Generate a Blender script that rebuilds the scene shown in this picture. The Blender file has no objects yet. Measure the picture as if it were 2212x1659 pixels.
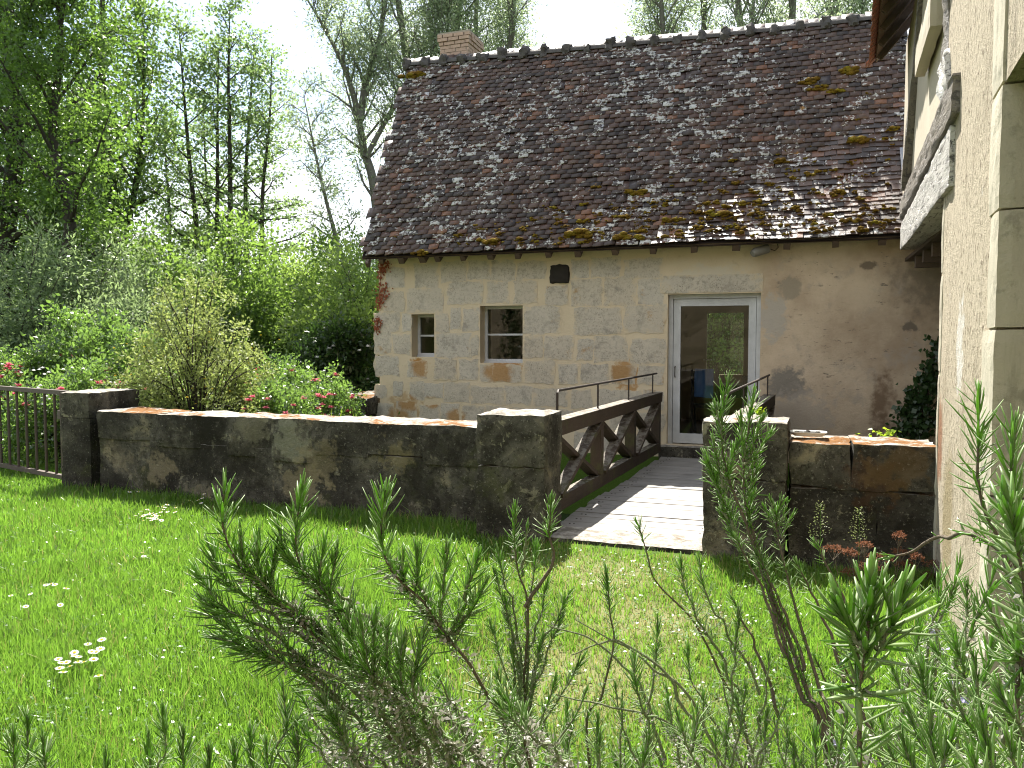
import bpy, math, random
import numpy as np
from mathutils import Vector, Matrix, noise as mnoise

R = math.radians
# ------------------------------------------------------------------ camera, sky, sun, exposure
scene = bpy.context.scene
EYE = 1.65
TH = R(20.0)                      # the buildings stand turned 20 degrees against the view
CT, ST = math.cos(TH), math.sin(TH)
FPX = 1750.0                      # focal length for a 2212 px wide frame
PITCH = R(3.09)
SUN_AZ, SUN_EL = R(-3.0), R(53.0)  # from +Y towards +X, height above the horizon

cam_d = bpy.data.cameras.new("camera")
cam_d.sensor_width = 36.0
cam_d.lens = 36.0 * FPX / 2212.0
cam_d.clip_start = 0.05
cam_d.clip_end = 3000.0
cam = bpy.data.objects.new("camera", cam_d)
cam.location = (0, 0, EYE)
cam.rotation_euler = (R(90) - PITCH, 0, 0)
scene.collection.objects.link(cam)
scene.camera = cam

world = bpy.data.worlds.new("World")
scene.world = world
world.use_nodes = True
wnt = world.node_tree
for n_ in list(wnt.nodes):
    wnt.nodes.remove(n_)
w_out = wnt.nodes.new("ShaderNodeOutputWorld")
w_bg = wnt.nodes.new("ShaderNodeBackground")
w_bg.inputs["Strength"].default_value = 0.077
w_sky = wnt.nodes.new("ShaderNodeTexSky")
w_sky.sky_type = 'NISHITA'
w_sky.sun_disc = False
w_sky.sun_elevation = SUN_EL
w_sky.sun_rotation = SUN_AZ
w_sky.air_density = 1.0
w_sky.dust_density = 1.2
w_sky.ozone_density = 1.0
# broken bright cumulus over the blue, same all round
w_tc = wnt.nodes.new("ShaderNodeTexCoord")
w_sep = wnt.nodes.new("ShaderNodeSeparateXYZ")
wnt.links.new(w_tc.outputs["Generated"], w_sep.inputs[0])
w_add = wnt.nodes.new("ShaderNodeMath"); w_add.operation = 'ADD'; w_add.inputs[1].default_value = 0.28
w_max = wnt.nodes.new("ShaderNodeMath"); w_max.operation = 'MAXIMUM'; w_max.inputs[1].default_value = 0.02
wnt.links.new(w_sep.outputs["Z"], w_add.inputs[0])
wnt.links.new(w_add.outputs[0], w_max.inputs[0])
w_div = wnt.nodes.new("ShaderNodeVectorMath"); w_div.operation = 'DIVIDE'
w_cmb = wnt.nodes.new("ShaderNodeCombineXYZ")
for i_ in range(3):
    wnt.links.new(w_max.outputs[0], w_cmb.inputs[i_])
wnt.links.new(w_tc.outputs["Generated"], w_div.inputs[0])
wnt.links.new(w_cmb.outputs[0], w_div.inputs[1])
w_map = wnt.nodes.new("ShaderNodeVectorMath"); w_map.operation = 'ADD'
w_map.inputs[1].default_value = (0.8, 1.9, 0.0)
wnt.links.new(w_div.outputs[0], w_map.inputs[0])
w_noise = wnt.nodes.new("ShaderNodeTexNoise")
w_noise.inputs["Scale"].default_value = 1.15
w_noise.inputs["Detail"].default_value = 7.0
w_noise.inputs["Roughness"].default_value = 0.55
wnt.links.new(w_map.outputs[0], w_noise.inputs["Vector"])
w_rmp = wnt.nodes.new("ShaderNodeValToRGB")
w_rmp.color_ramp.elements[0].position = 0.42
w_rmp.color_ramp.elements[0].color = (0, 0, 0, 1)
w_rmp.color_ramp.elements[1].position = 0.55
w_rmp.color_ramp.elements[1].color = (1, 1, 1, 1)
wnt.links.new(w_noise.outputs["Fac"], w_rmp.inputs["Fac"])
w_mix = wnt.nodes.new("ShaderNodeMix"); w_mix.data_type = 'RGBA'
wnt.links.new(w_rmp.outputs["Color"], w_mix.inputs[0])
wnt.links.new(w_sky.outputs[0], w_mix.inputs[6])
w_mix.inputs[7].default_value = (6.6, 6.9, 7.3, 1)
wnt.links.new(w_mix.outputs[2], w_bg.inputs["Color"])
wnt.links.new(w_bg.outputs[0], w_out.inputs["Surface"])

sun_d = bpy.data.lights.new("sun", 'SUN')
sun_d.energy = 5.0
sun_d.angle = R(0.55)
sun_d.color = (1.0, 0.95, 0.86)
sun = bpy.data.objects.new("sun", sun_d)
sun_dir = Vector((math.sin(SUN_AZ) * math.cos(SUN_EL), math.cos(SUN_AZ) * math.cos(SUN_EL), math.sin(SUN_EL)))
sun.rotation_euler = (-sun_dir).to_track_quat('-Z', 'Y').to_euler()
sun.location = (0, 20, 40)
scene.collection.objects.link(sun)

scene.view_settings.view_transform = 'Standard'
scene.view_settings.look = 'None'
scene.view_settings.exposure = 1.62
scene.view_settings.gamma = 1.0
scene.view_settings.use_curve_mapping = False
scene.cycles.max_bounces = 7
scene.cycles.diffuse_bounces = 4
scene.cycles.glossy_bounces = 3
scene.cycles.transmission_bounces = 5
scene.cycles.transparent_max_bounces = 8
scene.cycles.caustics_reflective = False
scene.cycles.caustics_refractive = False
scene.cycles.sample_clamp_indirect = 6.0
scene.cycles.use_denoising = True
scene.cycles.filter_width = 1.1

# ------------------------------------------------------------------ helpers
COL = scene.collection
rnd = random.Random(7)
NP = np.random.default_rng(11)

def W(a, b, z=0.0):
    """building frame (a along the mill front, b away from the viewer) to world"""
    return Vector((CT * a + ST * b, -ST * a + CT * b, z))

def AB(X, Y):
    return (CT * X - ST * Y, ST * X + CT * Y)

def pix_dir(x, y):
    dx = (x - 1106.0) / FPX
    dy = (829.5 - y) / FPX
    return Vector((dx, math.cos(PITCH) + dy * math.sin(PITCH), -math.sin(PITCH) + dy * math.cos(PITCH)))

def at(x, y, Y):
    """the point that lies Y metres ahead on the sight line through (x, y)"""
    d = pix_dir(x, y)
    return Vector((0, 0, EYE)) + d * (Y / d.y)

def on_b(x, y, B):
    """(a, z) where the sight line meets the vertical plane b = B"""
    d = pix_dir(x, y)
    da, db = AB(d.x, d.y)
    t = B / db
    return da * t, EYE + d.z * t

def tag(o, label=None, cat=None, group=None, kind=None):
    if label: o["label"] = label
    if cat: o["category"] = cat
    if group: o["group"] = group
    if kind: o["kind"] = kind
    return o

def link(o, parent=None):
    COL.objects.link(o)
    if parent is not None:
        o.parent = parent
    return o

ORIGIN = {}

def thing(name, label, cat, origin=(0, 0, 0), group=None, framed=True, rz=None):
    """Empty at the base of a thing; with framed its axes follow the building frame"""
    o = bpy.data.objects.new(name, None)
    o.empty_display_size = 0.1
    if framed:
        o.location = W(*origin)
        o.rotation_euler = (0, 0, -TH)
    else:
        o.location = origin
        if rz is not None:
            o.rotation_euler = (0, 0, rz)
    tag(o, label, cat, group)
    link(o)
    ORIGIN[o.name] = Vector(origin)
    return o

class MB:
    """collects geometry (absolute coordinates) and links it as one mesh object"""
    def __init__(self):
        self.v, self.f, self.m = [], [], []
    def add(self, vs, fs, mi=0):
        o = len(self.v)
        self.v.extend(tuple(p) for p in vs)
        self.f.extend(tuple(i + o for i in f) for f in fs)
        self.m.extend([mi] * len(fs))
    def box(self, x0, x1, y0, y1, z0, z1, mi=0):
        self.add([(x0, y0, z0), (x1, y0, z0), (x1, y1, z0), (x0, y1, z0),
                  (x0, y0, z1), (x1, y0, z1), (x1, y1, z1), (x0, y1, z1)],
                 [(0, 3, 2, 1), (4, 5, 6, 7), (0, 1, 5, 4), (1, 2, 6, 5), (2, 3, 7, 6), (3, 0, 4, 7)], mi)
    def prism(self, poly, z0, z1, mi=0):
        n = len(poly)
        self.add([(p[0], p[1], z0) for p in poly] + [(p[0], p[1], z1) for p in poly],
                 [tuple(range(n - 1, -1, -1)), tuple(range(n, 2 * n))] +
                 [(i, (i + 1) % n, n + (i + 1) % n, n + i) for i in range(n)], mi)
    def bar(self, p, q, w, h, up=(0, 0, 1), mi=0, jit=0.0):
        p, q = Vector(p), Vector(q)
        d = (q - p).normalized()
        s = d.cross(Vector(up)).normalized()
        u = s.cross(d).normalized()
        vs = []
        for c in (p, q):
            for i, j in ((-1, -1), (1, -1), (1, 1), (-1, 1)):
                vs.append(c + s * (i * w / 2 + rnd.uniform(-jit, jit)) + u * (j * h / 2 + rnd.uniform(-jit, jit)))
        self.add(vs, [(3, 2, 1, 0), (4, 5, 6, 7), (0, 1, 5, 4), (1, 2, 6, 5), (2, 3, 7, 6), (3, 0, 4, 7)], mi)
    def tube(self, pts, radii, n=6, mi=0, cap=True):
        pts = [Vector(p) for p in pts]
        o = []
        vs, fs = [], []
        ref = Vector((0.31, 0.17, 0.94))
        for i, p in enumerate(pts):
            d = (pts[min(i + 1, len(pts) - 1)] - pts[max(i - 1, 0)])
            d = d.normalized() if d.length > 1e-9 else Vector((0, 0, 1))
            s = d.cross(ref)
            if s.length < 1e-3: s = d.cross(Vector((1, 0, 0)))
            s.normalize(); u = s.cross(d)
            for k in range(n):
                an = 2 * math.pi * k / n
                vs.append(p + (s * math.cos(an) + u * math.sin(an)) * radii[i])
        for i in range(len(pts) - 1):
            for k in range(n):
                k2 = (k + 1) % n
                fs.append((i * n + k, i * n + k2, (i + 1) * n + k2, (i + 1) * n + k))
        if cap:
            fs.append(tuple(range(n - 1, -1, -1)))
            fs.append(tuple((len(pts) - 1) * n + k for k in range(n)))
        self.add(vs, fs, mi)
    def build(self, name, mats, parent=None, smooth=False, frame=True):
        """frame: coordinates are (a, b, z); the object gets the parent's axes"""
        me = bpy.data.meshes.new(name)
        org = ORIGIN.get(_root(parent).name, Vector((0, 0, 0))) if parent is not None else Vector((0, 0, 0))
        me.from_pydata([(p[0] - org[0], p[1] - org[1], p[2] - org[2]) for p in self.v], [], self.f)
        for m_ in (mats if isinstance(mats, (list, tuple)) else [mats]):
            me.materials.append(m_)
        if any(self.m):
            me.polygons.foreach_set("material_index", self.m)
        if smooth:
            me.polygons.foreach_set("use_smooth", [True] * len(me.polygons))
        me.update()
        if smooth: me.set_sharp_from_angle(angle=R(38))
        o = bpy.data.objects.new(name, me)
        if parent is None and frame:
            o.rotation_euler = (0, 0, -TH)
        return link(o, parent)

def _root(o):
    while o.parent is not None:
        o = o.parent
    return o

def solo(mb, name, mats, label=None, cat=None, kind=None, group=None, smooth=False, base=None):
    """a top-level one-mesh thing in the building frame, its origin at its base"""
    vs = np.array(mb.v)
    if base is None:
        base = (float(vs[:, 0].mean()), float(vs[:, 1].mean()), float(vs[:, 2].min()))
    me = bpy.data.meshes.new(name)
    me.from_pydata([tuple(p - np.array(base)) for p in vs], [], mb.f)
    for m_ in (mats if isinstance(mats, (list, tuple)) else [mats]):
        me.materials.append(m_)
    if any(mb.m):
        me.polygons.foreach_set("material_index", mb.m)
    if smooth:
        me.polygons.foreach_set("use_smooth", [True] * len(me.polygons))
    me.update()
    o = bpy.data.objects.new(name, me)
    o.location = W(*base)
    o.rotation_euler = (0, 0, -TH)
    tag(o, label, cat, group, kind)
    return link(o)

def fbm(p, s, o=3):
    return mnoise.fractal(Vector(p) * s, 0.9, 2.1, o)

def rough_block(x0, x1, y0, y1, z0, z1, cell=0.08, rad=0.03, amp=0.01, freq=4.0, seed=0.0, taper=0.0):
    """a worn stone: subdivided box with rounded edges and uneven faces -> verts, faces"""
    L = (x1 - x0, y1 - y0, z1 - z0)
    n = [max(2, min(40, int(round(l / cell)))) for l in L]
    idx, vs, fs = {}, [], []
    lo = Vector((x0, y0, z0)); hi = Vector((x1, y1, z1))
    r = min(rad, min(L) * 0.4)
    def vert(i, j, k):
        key = (i, j, k)
        if key in idx: return idx[key]
        p = Vector((x0 + L[0] * i / n[0], y0 + L[1] * j / n[1], z0 + L[2] * k / n[2]))
        c = Vector((min(max(p.x, lo.x + r), hi.x - r), min(max(p.y, lo.y + r), hi.y - r), min(max(p.z, lo.z + r), hi.z - r)))
        d = p - c
        nrm = d.normalized() if d.length > 1e-6 else Vector((0, 0, 1))
        q = c + nrm * min(d.length, r)
        sp = q + Vector((seed * 3.1, seed * 1.7, seed * 0.9))
        q += nrm * (fbm(sp, freq) * amp + fbm(sp, freq * 4.3, 2) * amp * 0.45)
        idx[key] = len(vs); vs.append(q)
        return idx[key]
    for ax in range(3):
        b_, c_ = (ax + 1) % 3, (ax + 2) % 3
        for side in (0, n[ax]):
            for i in range(n[b_]):
                for j in range(n[c_]):
                    q = []
                    for (di, dj) in ((0, 0), (1, 0), (1, 1), (0, 1)):
                        t = [0, 0, 0]; t[ax] = side; t[b_] = i + di; t[c_] = j + dj
                        q.append(vert(*t))
                    fs.append(tuple(q) if side else tuple(reversed(q)))
    return vs, fs

def np_mesh(name, V, F, mats, fattr=None, mi=None, smooth=False):
    """numpy verts (n,3) and equal-sized faces (m,k) to a mesh; fattr is a per-face float 'rnd'"""
    me = bpy.data.meshes.new(name)
    V = np.ascontiguousarray(V, dtype=np.float32); F = np.ascontiguousarray(F, dtype=np.int32)
    m, k = F.shape
    me.vertices.add(len(V)); me.vertices.foreach_set("co", V.ravel())
    me.loops.add(m * k); me.loops.foreach_set("vertex_index", F.ravel())
    me.polygons.add(m)
    me.polygons.foreach_set("loop_start", np.arange(0, m * k, k, dtype=np.int32))
    for m_ in (mats if isinstance(mats, (list, tuple)) else [mats]):
        me.materials.append(m_)
    if mi is not None:
        me.polygons.foreach_set("material_index", np.ascontiguousarray(mi, dtype=np.int32))
    if smooth:
        me.polygons.foreach_set("use_smooth", np.ones(m, dtype=bool))
    if fattr is not None:
        at_ = me.attributes.new("rnd", 'FLOAT', 'FACE')
        at_.data.foreach_set("value", np.ascontiguousarray(fattr, dtype=np.float32))
    me.update(calc_edges=True)
    return me

# ------------------------------------------------------------------ materials
class NT:
    def __init__(self, name):
        self.mat = bpy.data.materials.new(name)
        self.mat.use_nodes = True
        self.t = self.mat.node_tree
        for n in list(self.t.nodes): self.t.nodes.remove(n)
        self.out = self.t.nodes.new("ShaderNodeOutputMaterial")
        self._pos = None
    def n(self, typ, **kw):
        nd = self.t.nodes.new(typ)
        for k, v in kw.items(): setattr(nd, k, v)
        return nd
    def set(self, sock, v):
        if isinstance(v, bpy.types.NodeSocket): self.t.links.new(v, sock)
        elif isinstance(v, (tuple, list)) and len(v) == 3 and sock.type == 'RGBA': sock.default_value = (*v, 1)
        else: sock.default_value = v
    @property
    def pos(self):
        if self._pos is None: self._pos = self.n("ShaderNodeNewGeometry")
        return self._pos.outputs["Position"]
    @property
    def nz(self):
        self.pos
        s = self.n("ShaderNodeSeparateXYZ"); self.set(s.inputs[0], self._pos.outputs["Normal"]); return s.outputs["Z"]
    def noise(self, scale, detail=4, rough=0.55, vec=None, dist=0.0):
        nd = self.n("ShaderNodeTexNoise")
        self.set(nd.inputs["Vector"], vec if vec is not None else self.pos)
        nd.inputs["Scale"].default_value = scale; nd.inputs["Detail"].default_value = detail
        nd.inputs["Roughness"].default_value = rough; nd.inputs["Distortion"].default_value = dist
        return nd.outputs["Fac"]
    def voro(self, scale, vec=None, feature='F1', out="Distance"):
        nd = self.n("ShaderNodeTexVoronoi"); nd.feature = feature
        self.set(nd.inputs["Vector"], vec if vec is not None else self.pos)
        nd.inputs["Scale"].default_value = scale
        return nd.outputs[out]
    def stretch(self, sx, sy, sz, vec=None):
        nd = self.n("ShaderNodeVectorMath", operation='MULTIPLY')
        self.set(nd.inputs[0], vec if vec is not None else self.pos); nd.inputs[1].default_value = (sx, sy, sz)
        return nd.outputs[0]
    def frame(self, sx=1, sy=1, sz=1):
        """position in the building frame, scaled"""
        nd = self.n("ShaderNodeVectorRotate"); nd.rotation_type = 'Z_AXIS'
        self.set(nd.inputs["Vector"], self.pos); nd.inputs["Angle"].default_value = TH
        return self.stretch(sx, sy, sz, nd.outputs[0])
    def math(self, op, a, b=0.0, c=None, clamp=False):
        nd = self.n("ShaderNodeMath", operation=op); nd.use_clamp = clamp
        self.set(nd.inputs[0], a); self.set(nd.inputs[1], b)
        if c is not None: self.set(nd.inputs[2], c)
        return nd.outputs[0]
    def step(self, v, lo, hi):
        nd = self.n("ShaderNodeMapRange"); nd.interpolation_type = 'SMOOTHSTEP'
        self.set(nd.inputs["Value"], v); nd.inputs["From Min"].default_value = lo; nd.inputs["From Max"].default_value = hi
        return nd.outputs[0]
    def ramp(self, v, *stops):
        nd = self.n("ShaderNodeValToRGB"); cr = nd.color_ramp
        while len(cr.elements) < len(stops): cr.elements.new(0.5)
        for e, (p, c) in zip(cr.elements, stops):
            e.position = p; e.color = (*c, 1)
        self.set(nd.inputs["Fac"], v)
        return nd.outputs["Color"]
    def mix(self, f, a, b, mode='MIX'):
        nd = self.n("ShaderNodeMix", data_type='RGBA', blend_type=mode)
        self.set(nd.inputs[0], f); self.set(nd.inputs[6], a); self.set(nd.inputs[7], b)
        return nd.outputs[2]
    def spot(self, wpos, rad, zs=1.0, wob=0.35, freq=4.0, soft=0.5):
        """blotch of its own shape round a point of the place"""
        d = self.n("ShaderNodeVectorMath", operation='SUBTRACT'); self.set(d.inputs[0], self.pos); d.inputs[1].default_value = wpos
        s = self.stretch(1 / rad, 1 / rad, 1 / (rad * zs), d.outputs[0])
        l = self.n("ShaderNodeVectorMath", operation='LENGTH'); self.set(l.inputs[0], s)
        w = self.math('MULTIPLY_ADD', self.noise(freq, 4, 0.6), wob * 2.6, -wob * 1.3)
        return self.math('SUBTRACT', 1.0, self.step(self.math('ADD', l.outputs["Value"], w), 1.0 - soft, 1.0))
    def attr(self, name="rnd"):
        nd = self.n("ShaderNodeAttribute"); nd.attribute_name = name; return nd.outputs["Fac"]
    def orand(self):
        return self.n("ShaderNodeObjectInfo").outputs["Random"]
    def bump(self, h, strength=0.5, dist=0.02, prev=None):
        nd = self.n("ShaderNodeBump"); nd.inputs["Strength"].default_value = strength; nd.inputs["Distance"].default_value = dist
        self.set(nd.inputs["Height"], h)
        if prev is not None: self.set(nd.inputs["Normal"], prev)
        return nd.outputs[0]
    def pbr(self, col, rough=0.8, normal=None, spec=0.5, metal=0.0):
        p = self.n("ShaderNodeBsdfPrincipled")
        self.set(p.inputs["Base Color"], col); self.set(p.inputs["Roughness"], rough)
        self.set(p.inputs["Specular IOR Level"], spec); self.set(p.inputs["Metallic"], metal)
        if normal is not None: self.set(p.inputs["Normal"], normal)
        self.p = p
        return p.outputs[0]
    def done(self, shader):
        self.t.links.new(shader, self.out.inputs["Surface"]); return self.mat

M = {}
def simple(name, col, rough=0.7, var=0.25, scale=12.0, spec=0.4, metal=0.0, bump=0.0):
    t = NT(name)
    nz = t.noise(scale, 5, 0.6)
    c = t.mix(nz, tuple(x * (1 - var) for x in col), tuple(min(1, x * (1 + var)) for x in col))
    nb = t.bump(t.noise(scale * 4, 4, 0.6), bump, 0.01) if bump else None
    M[name] = t.done(t.pbr(c, rough, nb, spec, metal)); return M[name]

def foliage(name, dark, light, trans, tfac=0.45, rough=0.45, spec=0.5, patch=0.6):
    """leaf: lit surface mixed with light coming through it; rnd varies leaf by leaf"""
    t = NT(name)
    r = t.math('FRACT', t.math('ADD', t.attr("rnd"), t.math('MULTIPLY', t.orand(), 0.37)))
    pn = t.step(t.noise(patch, 2), 0.35, 0.65)
    f = t.math('ADD', t.math('MULTIPLY', r, 0.65), t.math('MULTIPLY', pn, 0.35))
    c = t.mix(f, dark, light)
    ct = t.mix(f, tuple(x * 0.75 for x in trans), tuple(min(1, x * 1.2) for x in trans))
    a = t.pbr(c, rough, None, spec)
    tr = t.n("ShaderNodeBsdfTranslucent"); t.set(tr.inputs["Color"], ct)
    ms = t.n("ShaderNodeMixShader"); ms.inputs[0].default_value = tfac
    t.t.links.new(a, ms.inputs[1]); t.t.links.new(tr.outputs[0], ms.inputs[2])
    M[name] = t.done(ms.outputs[0]); return M[name]
# ---- stone, plaster, wood
def m_mill_wall():
    t = NT("mill_mortar")
    fr = t.frame()
    sp = t.n("ShaderNodeSeparateXYZ"); t.set(sp.inputs[0], fr)
    a = sp.outputs["X"]
    n1 = t.noise(1.6, 5, 0.6); n2 = t.noise(9, 6, 0.65); n3 = t.noise(45, 4, 0.7)
    warm = t.mix(n1, (0.53, 0.43, 0.29), (0.66, 0.56, 0.41))
    warm = t.mix(t.step(n2, 0.55, 0.75), warm, (0.50, 0.41, 0.29))
    plas = t.mix(t.step(t.noise(1.1, 6, 0.65), 0.3, 0.7), (0.40, 0.30, 0.21), (0.62, 0.50, 0.37))
    plas = t.mix(t.step(t.noise(3.2, 6, 0.7), 0.52, 0.72), plas, (0.42, 0.35, 0.28))
    # hairline cracks and flaked pits of the render, drawn out sideways
    fl = t.step(t.noise(1.0, 6, 0.75, t.frame(8, 8, 24)), 0.60, 0.65)
    plas = t.mix(t.math('MULTIPLY', fl, t.step(t.noise(1.7, 3), 0.45, 0.6)), plas, (0.22, 0.18, 0.14))
    f = t.step(t.math('ADD', a, t.math('MULTIPLY', n2, 0.3)), -0.75, -0.25)
    c = t.mix(f, warm, plas)
    c = t.mix(t.step(n3, 0.62, 0.78), c, t.mix(0.5, c, (0.2, 0.16, 0.11)))
    def sp_(px, py, r, zs, col, amt, **k):
        nonlocal c
        aa, zz = on_b(px, py, 11.68)
        k = dict(dict(wob=0.75, freq=9.0, soft=0.45), **k); m = t.spot(tuple(W(aa, 11.68, zz)), r, zs, **k)
        c = t.mix(t.math('MULTIPLY', m, amt), c, col)
    sp_(1700, 830, 0.33, 0.8, (0.20, 0.185, 0.165), 0.85)          # grey bared stone by the door
    sp_(1672, 690, 0.24, 1.6, (0.42, 0.385, 0.34), 0.8)
    sp_(1708, 622, 0.20, 0.9, (0.30, 0.26, 0.20), 0.8, freq=9)
    sp_(1875, 573, 0.17, 0.42, (0.14, 0.11, 0.085), 0.8, freq=7)
    sp_(1905, 870, 0.20, 3.0, (0.16, 0.10, 0.06), 0.85, soft=0.9)   # damp streak
    sp_(1898, 960, 0.24, 2.0, (0.15, 0.10, 0.065), 0.7, soft=0.9)
    sp_(1965, 705, 0.11, 0.7, (0.13, 0.11, 0.09), 0.8)
    sp_(1730, 900, 0.5, 0.9, (0.40, 0.35, 0.30), 0.6)
    sp_(2010, 600, 0.6, 1.2, (0.20, 0.16, 0.12), 0.75, soft=0.9)
    sp_(1540, 600, 0.6, 0.35, (0.56, 0.50, 0.40), 0.9, freq=8)      # pale lintel over the door
    sp_(905, 793, 0.20, 1.0, (0.36, 0.165, 0.03), 0.9)              # orange run-off below the sills
    sp_(1085, 795, 0.34, 0.5, (0.36, 0.17, 0.05), 0.8)
    sp_(1355, 812, 0.22, 1.3, (0.38, 0.185, 0.045), 0.75)
    sp_(875, 885, 0.35, 0.9, (0.34, 0.19, 0.06), 0.55, freq=9)
    h = t.math('ADD', t.math('MULTIPLY', n2, 0.6), t.math('MULTIPLY', n3, 0.35))
    M["mill_mortar"] = t.done(t.pbr(c, 0.95, t.bump(h, 0.7, 0.025), 0.2))
m_mill_wall()

def m_limestone():
    t = NT("limestone")
    r = t.orand()
    n1 = t.noise(3.0, 5, 0.6); n2 = t.noise(22, 6, 0.7); n3 = t.noise(55, 5, 0.75)
    c = t.mix(n1, (0.42, 0.385, 0.33), (0.63, 0.57, 0.475))
    c = t.mix(t.math('MULTIPLY', r, 0.45), c, (0.52, 0.43, 0.31))
    c = t.mix(t.math('MULTIPLY', t.step(n2, 0.46, 0.66), t.math('MULTIPLY_ADD', t.noise(1.3, 3), 1.6, -0.25, clamp=True)), c, (0.30, 0.27, 0.225))
    pit = t.math('MULTIPLY', t.step(t.noise(1.0, 5, 0.75, t.frame(70, 40, 38)), 0.56, 0.64), t.step(t.noise(5, 4), 0.40, 0.58))
    c = t.mix(pit, c, (0.085, 0.075, 0.06))
    c = t.mix(t.math('MULTIPLY', t.step(t.noise(4.5, 6, 0.72), 0.50, 0.68), 0.55), c, (0.25, 0.225, 0.19))
    c = t.mix(t.math('MULTIPLY', t.step(t.noise(2.2, 5, 0.7), 0.60, 0.72), 0.8), c, (0.40, 0.235, 0.09))
    for px, py, rr in ((912, 795, 0.26), (880, 870, 0.22), (930, 870, 0.16), (1075, 805, 0.3), (1340, 805, 0.25), (860, 905, 0.3), (985, 900, 0.2)):
        aa, zz = on_b(px, py, 11.66)
        c = t.mix(t.math('MULTIPLY', t.spot(tuple(W(aa, 11.66, zz)), rr, 0.8, freq=8), 0.75), c, (0.37, 0.18, 0.035))
    tc = t.n("ShaderNodeTexCoord"); sg = t.n("ShaderNodeSeparateXYZ"); t.set(sg.inputs[0], tc.outputs["Generated"])
    def edge(o): return t.math('MINIMUM', sg.outputs[o], t.math('SUBTRACT', 1.0, sg.outputs[o]))
    ed = t.math('ADD', t.math('MINIMUM', edge("X"), edge("Z")), t.math('MULTIPLY_ADD', t.noise(7, 6, 0.7), 0.85, -0.42))
    c = t.mix(t.step(ed, -0.08, 0.13), t.mix(n1, (0.53, 0.43, 0.29), (0.66, 0.56, 0.41)), c)
    h = t.math('ADD', t.math('MULTIPLY', n2, 0.5), t.math('MULTIPLY', n3, 0.6))
    M["limestone"] = t.done(t.pbr(c, 0.95, t.bump(h, 0.8, 0.02), 0.2))
m_limestone()

def m_garden_stone(name, orange=0.5, pale=0.35):
    """weather-blackened wall stone, pale lichen and brown moss where it lies open to the sky"""
    t = NT(name)
    r = t.orand()
    n1 = t.noise(2.1, 6, 0.62, dist=0.4); n2 = t.noise(11, 6, 0.7); n3 = t.noise(38, 5, 0.75)
    c = t.ramp(t.math('ADD', n1, t.math('MULTIPLY_ADD', r, 0.06, -0.03)), (0.34, (0.018, 0.016, 0.012)), (0.48, (0.055, 0.050, 0.040)),
               (0.58, (0.105, 0.097, 0.078)), (0.70, (0.25, 0.215, 0.145)))
    c = t.mix(t.step(n2, 0.50, 0.60), c, t.mix(0.55, c, (0.02, 0.017, 0.013)))
    li = t.math('MULTIPLY', t.step(t.noise(5.5, 6, 0.7, dist=0.6), 0.60, 0.66), pale * 1.8, clamp=True)
    c = t.mix(li, c, (0.285, 0.265, 0.19))
    c = t.mix(t.math('MULTIPLY', t.step(t.noise(1.7, 5, 0.65), 0.57, 0.68), 0.55), c, (0.055, 0.062, 0.016))
    c = t.mix(t.math('MULTIPLY', t.step(n3, 0.58, 0.66), 0.7), c, (0.25, 0.24, 0.20))
    c = t.mix(t.math('MULTIPLY', t.step(t.noise(24, 6, 0.75), 0.56, 0.62), 0.75), c, (0.016, 0.014, 0.011))
    # stains of the long wall, each with its own outline
    for px, py, rr_, col, amt in ((430, 960, .42, (0.014, 0.013, 0.008), .9), (975, 962, .26, (0.016, 0.014, 0.011), .9), (520, 1010, .35, (0.02, 0.018, 0.012), .7), (900, 1060, .35, (0.015, 0.014, 0.010), .85),
                                  (632, 962, .26, (0.27, 0.27, 0.20), .85), (545, 915, .26, (0.19, 0.175, 0.12), .8), (330, 1015, .22, (0.30, 0.25, 0.165), .8), (655, 1050, .3, (0.30, 0.25, 0.16), .8), (690, 1000, .25, (0.24, 0.20, 0.12), .7),
                                  (250, 1000, .2, (0.24, 0.20, 0.14), .7), (860, 985, .2, (0.27, 0.225, 0.12), .7), (1085, 1050, .18, (0.22, 0.19, 0.09), .7), (230, 930, .3, (0.02, 0.018, 0.014), .8), (1890, 1045, .22, (0.085, 0.036, 0.014), .6), (1950, 1010, .25, (0.20, 0.13, 0.05), .5)):
        aa, zz = on_b(px, py, 6.7 if px < 1500 else 6.37)
        c = t.mix(t.math('MULTIPLY', t.spot(tuple(W(aa, 6.7 if px < 1500 else 6.37, zz)), rr_, 1.0, 1.1, 9.0, 0.45), amt * .62), c, col)
    up = t.step(t.math('ADD', t.nz, t.math('MULTIPLY_ADD', n2, 0.5, -0.25)), 0.45, 0.8)
    top = t.mix(t.step(t.noise(9, 6, 0.7), 0.40, 0.62), (0.20, 0.18, 0.15), (0.47, 0.44, 0.39))
    top = t.mix(t.step(t.math('ADD', t.noise(2.6, 6, 0.72), (orange - 0.5) * 0.35), 0.52, 0.60), top,
                t.mix(t.noise(30, 4), (0.10, 0.042, 0.014), (0.27, 0.125, 0.03)))
    c = t.mix(up, c, top)
    h = t.math('ADD', t.math('MULTIPLY', n2, 0.8), t.math('MULTIPLY', n3, 0.5))
    M[name] = t.done(t.pbr(c, 0.95, t.bump(h, 0.9, 0.03), 0.25))
m_garden_stone("garden_stone", 0.50)
m_garden_stone("garden_stone_mossy", 0.66, 0.25)
m_garden_stone("pier_stone", 0.18, 0.4)

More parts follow.
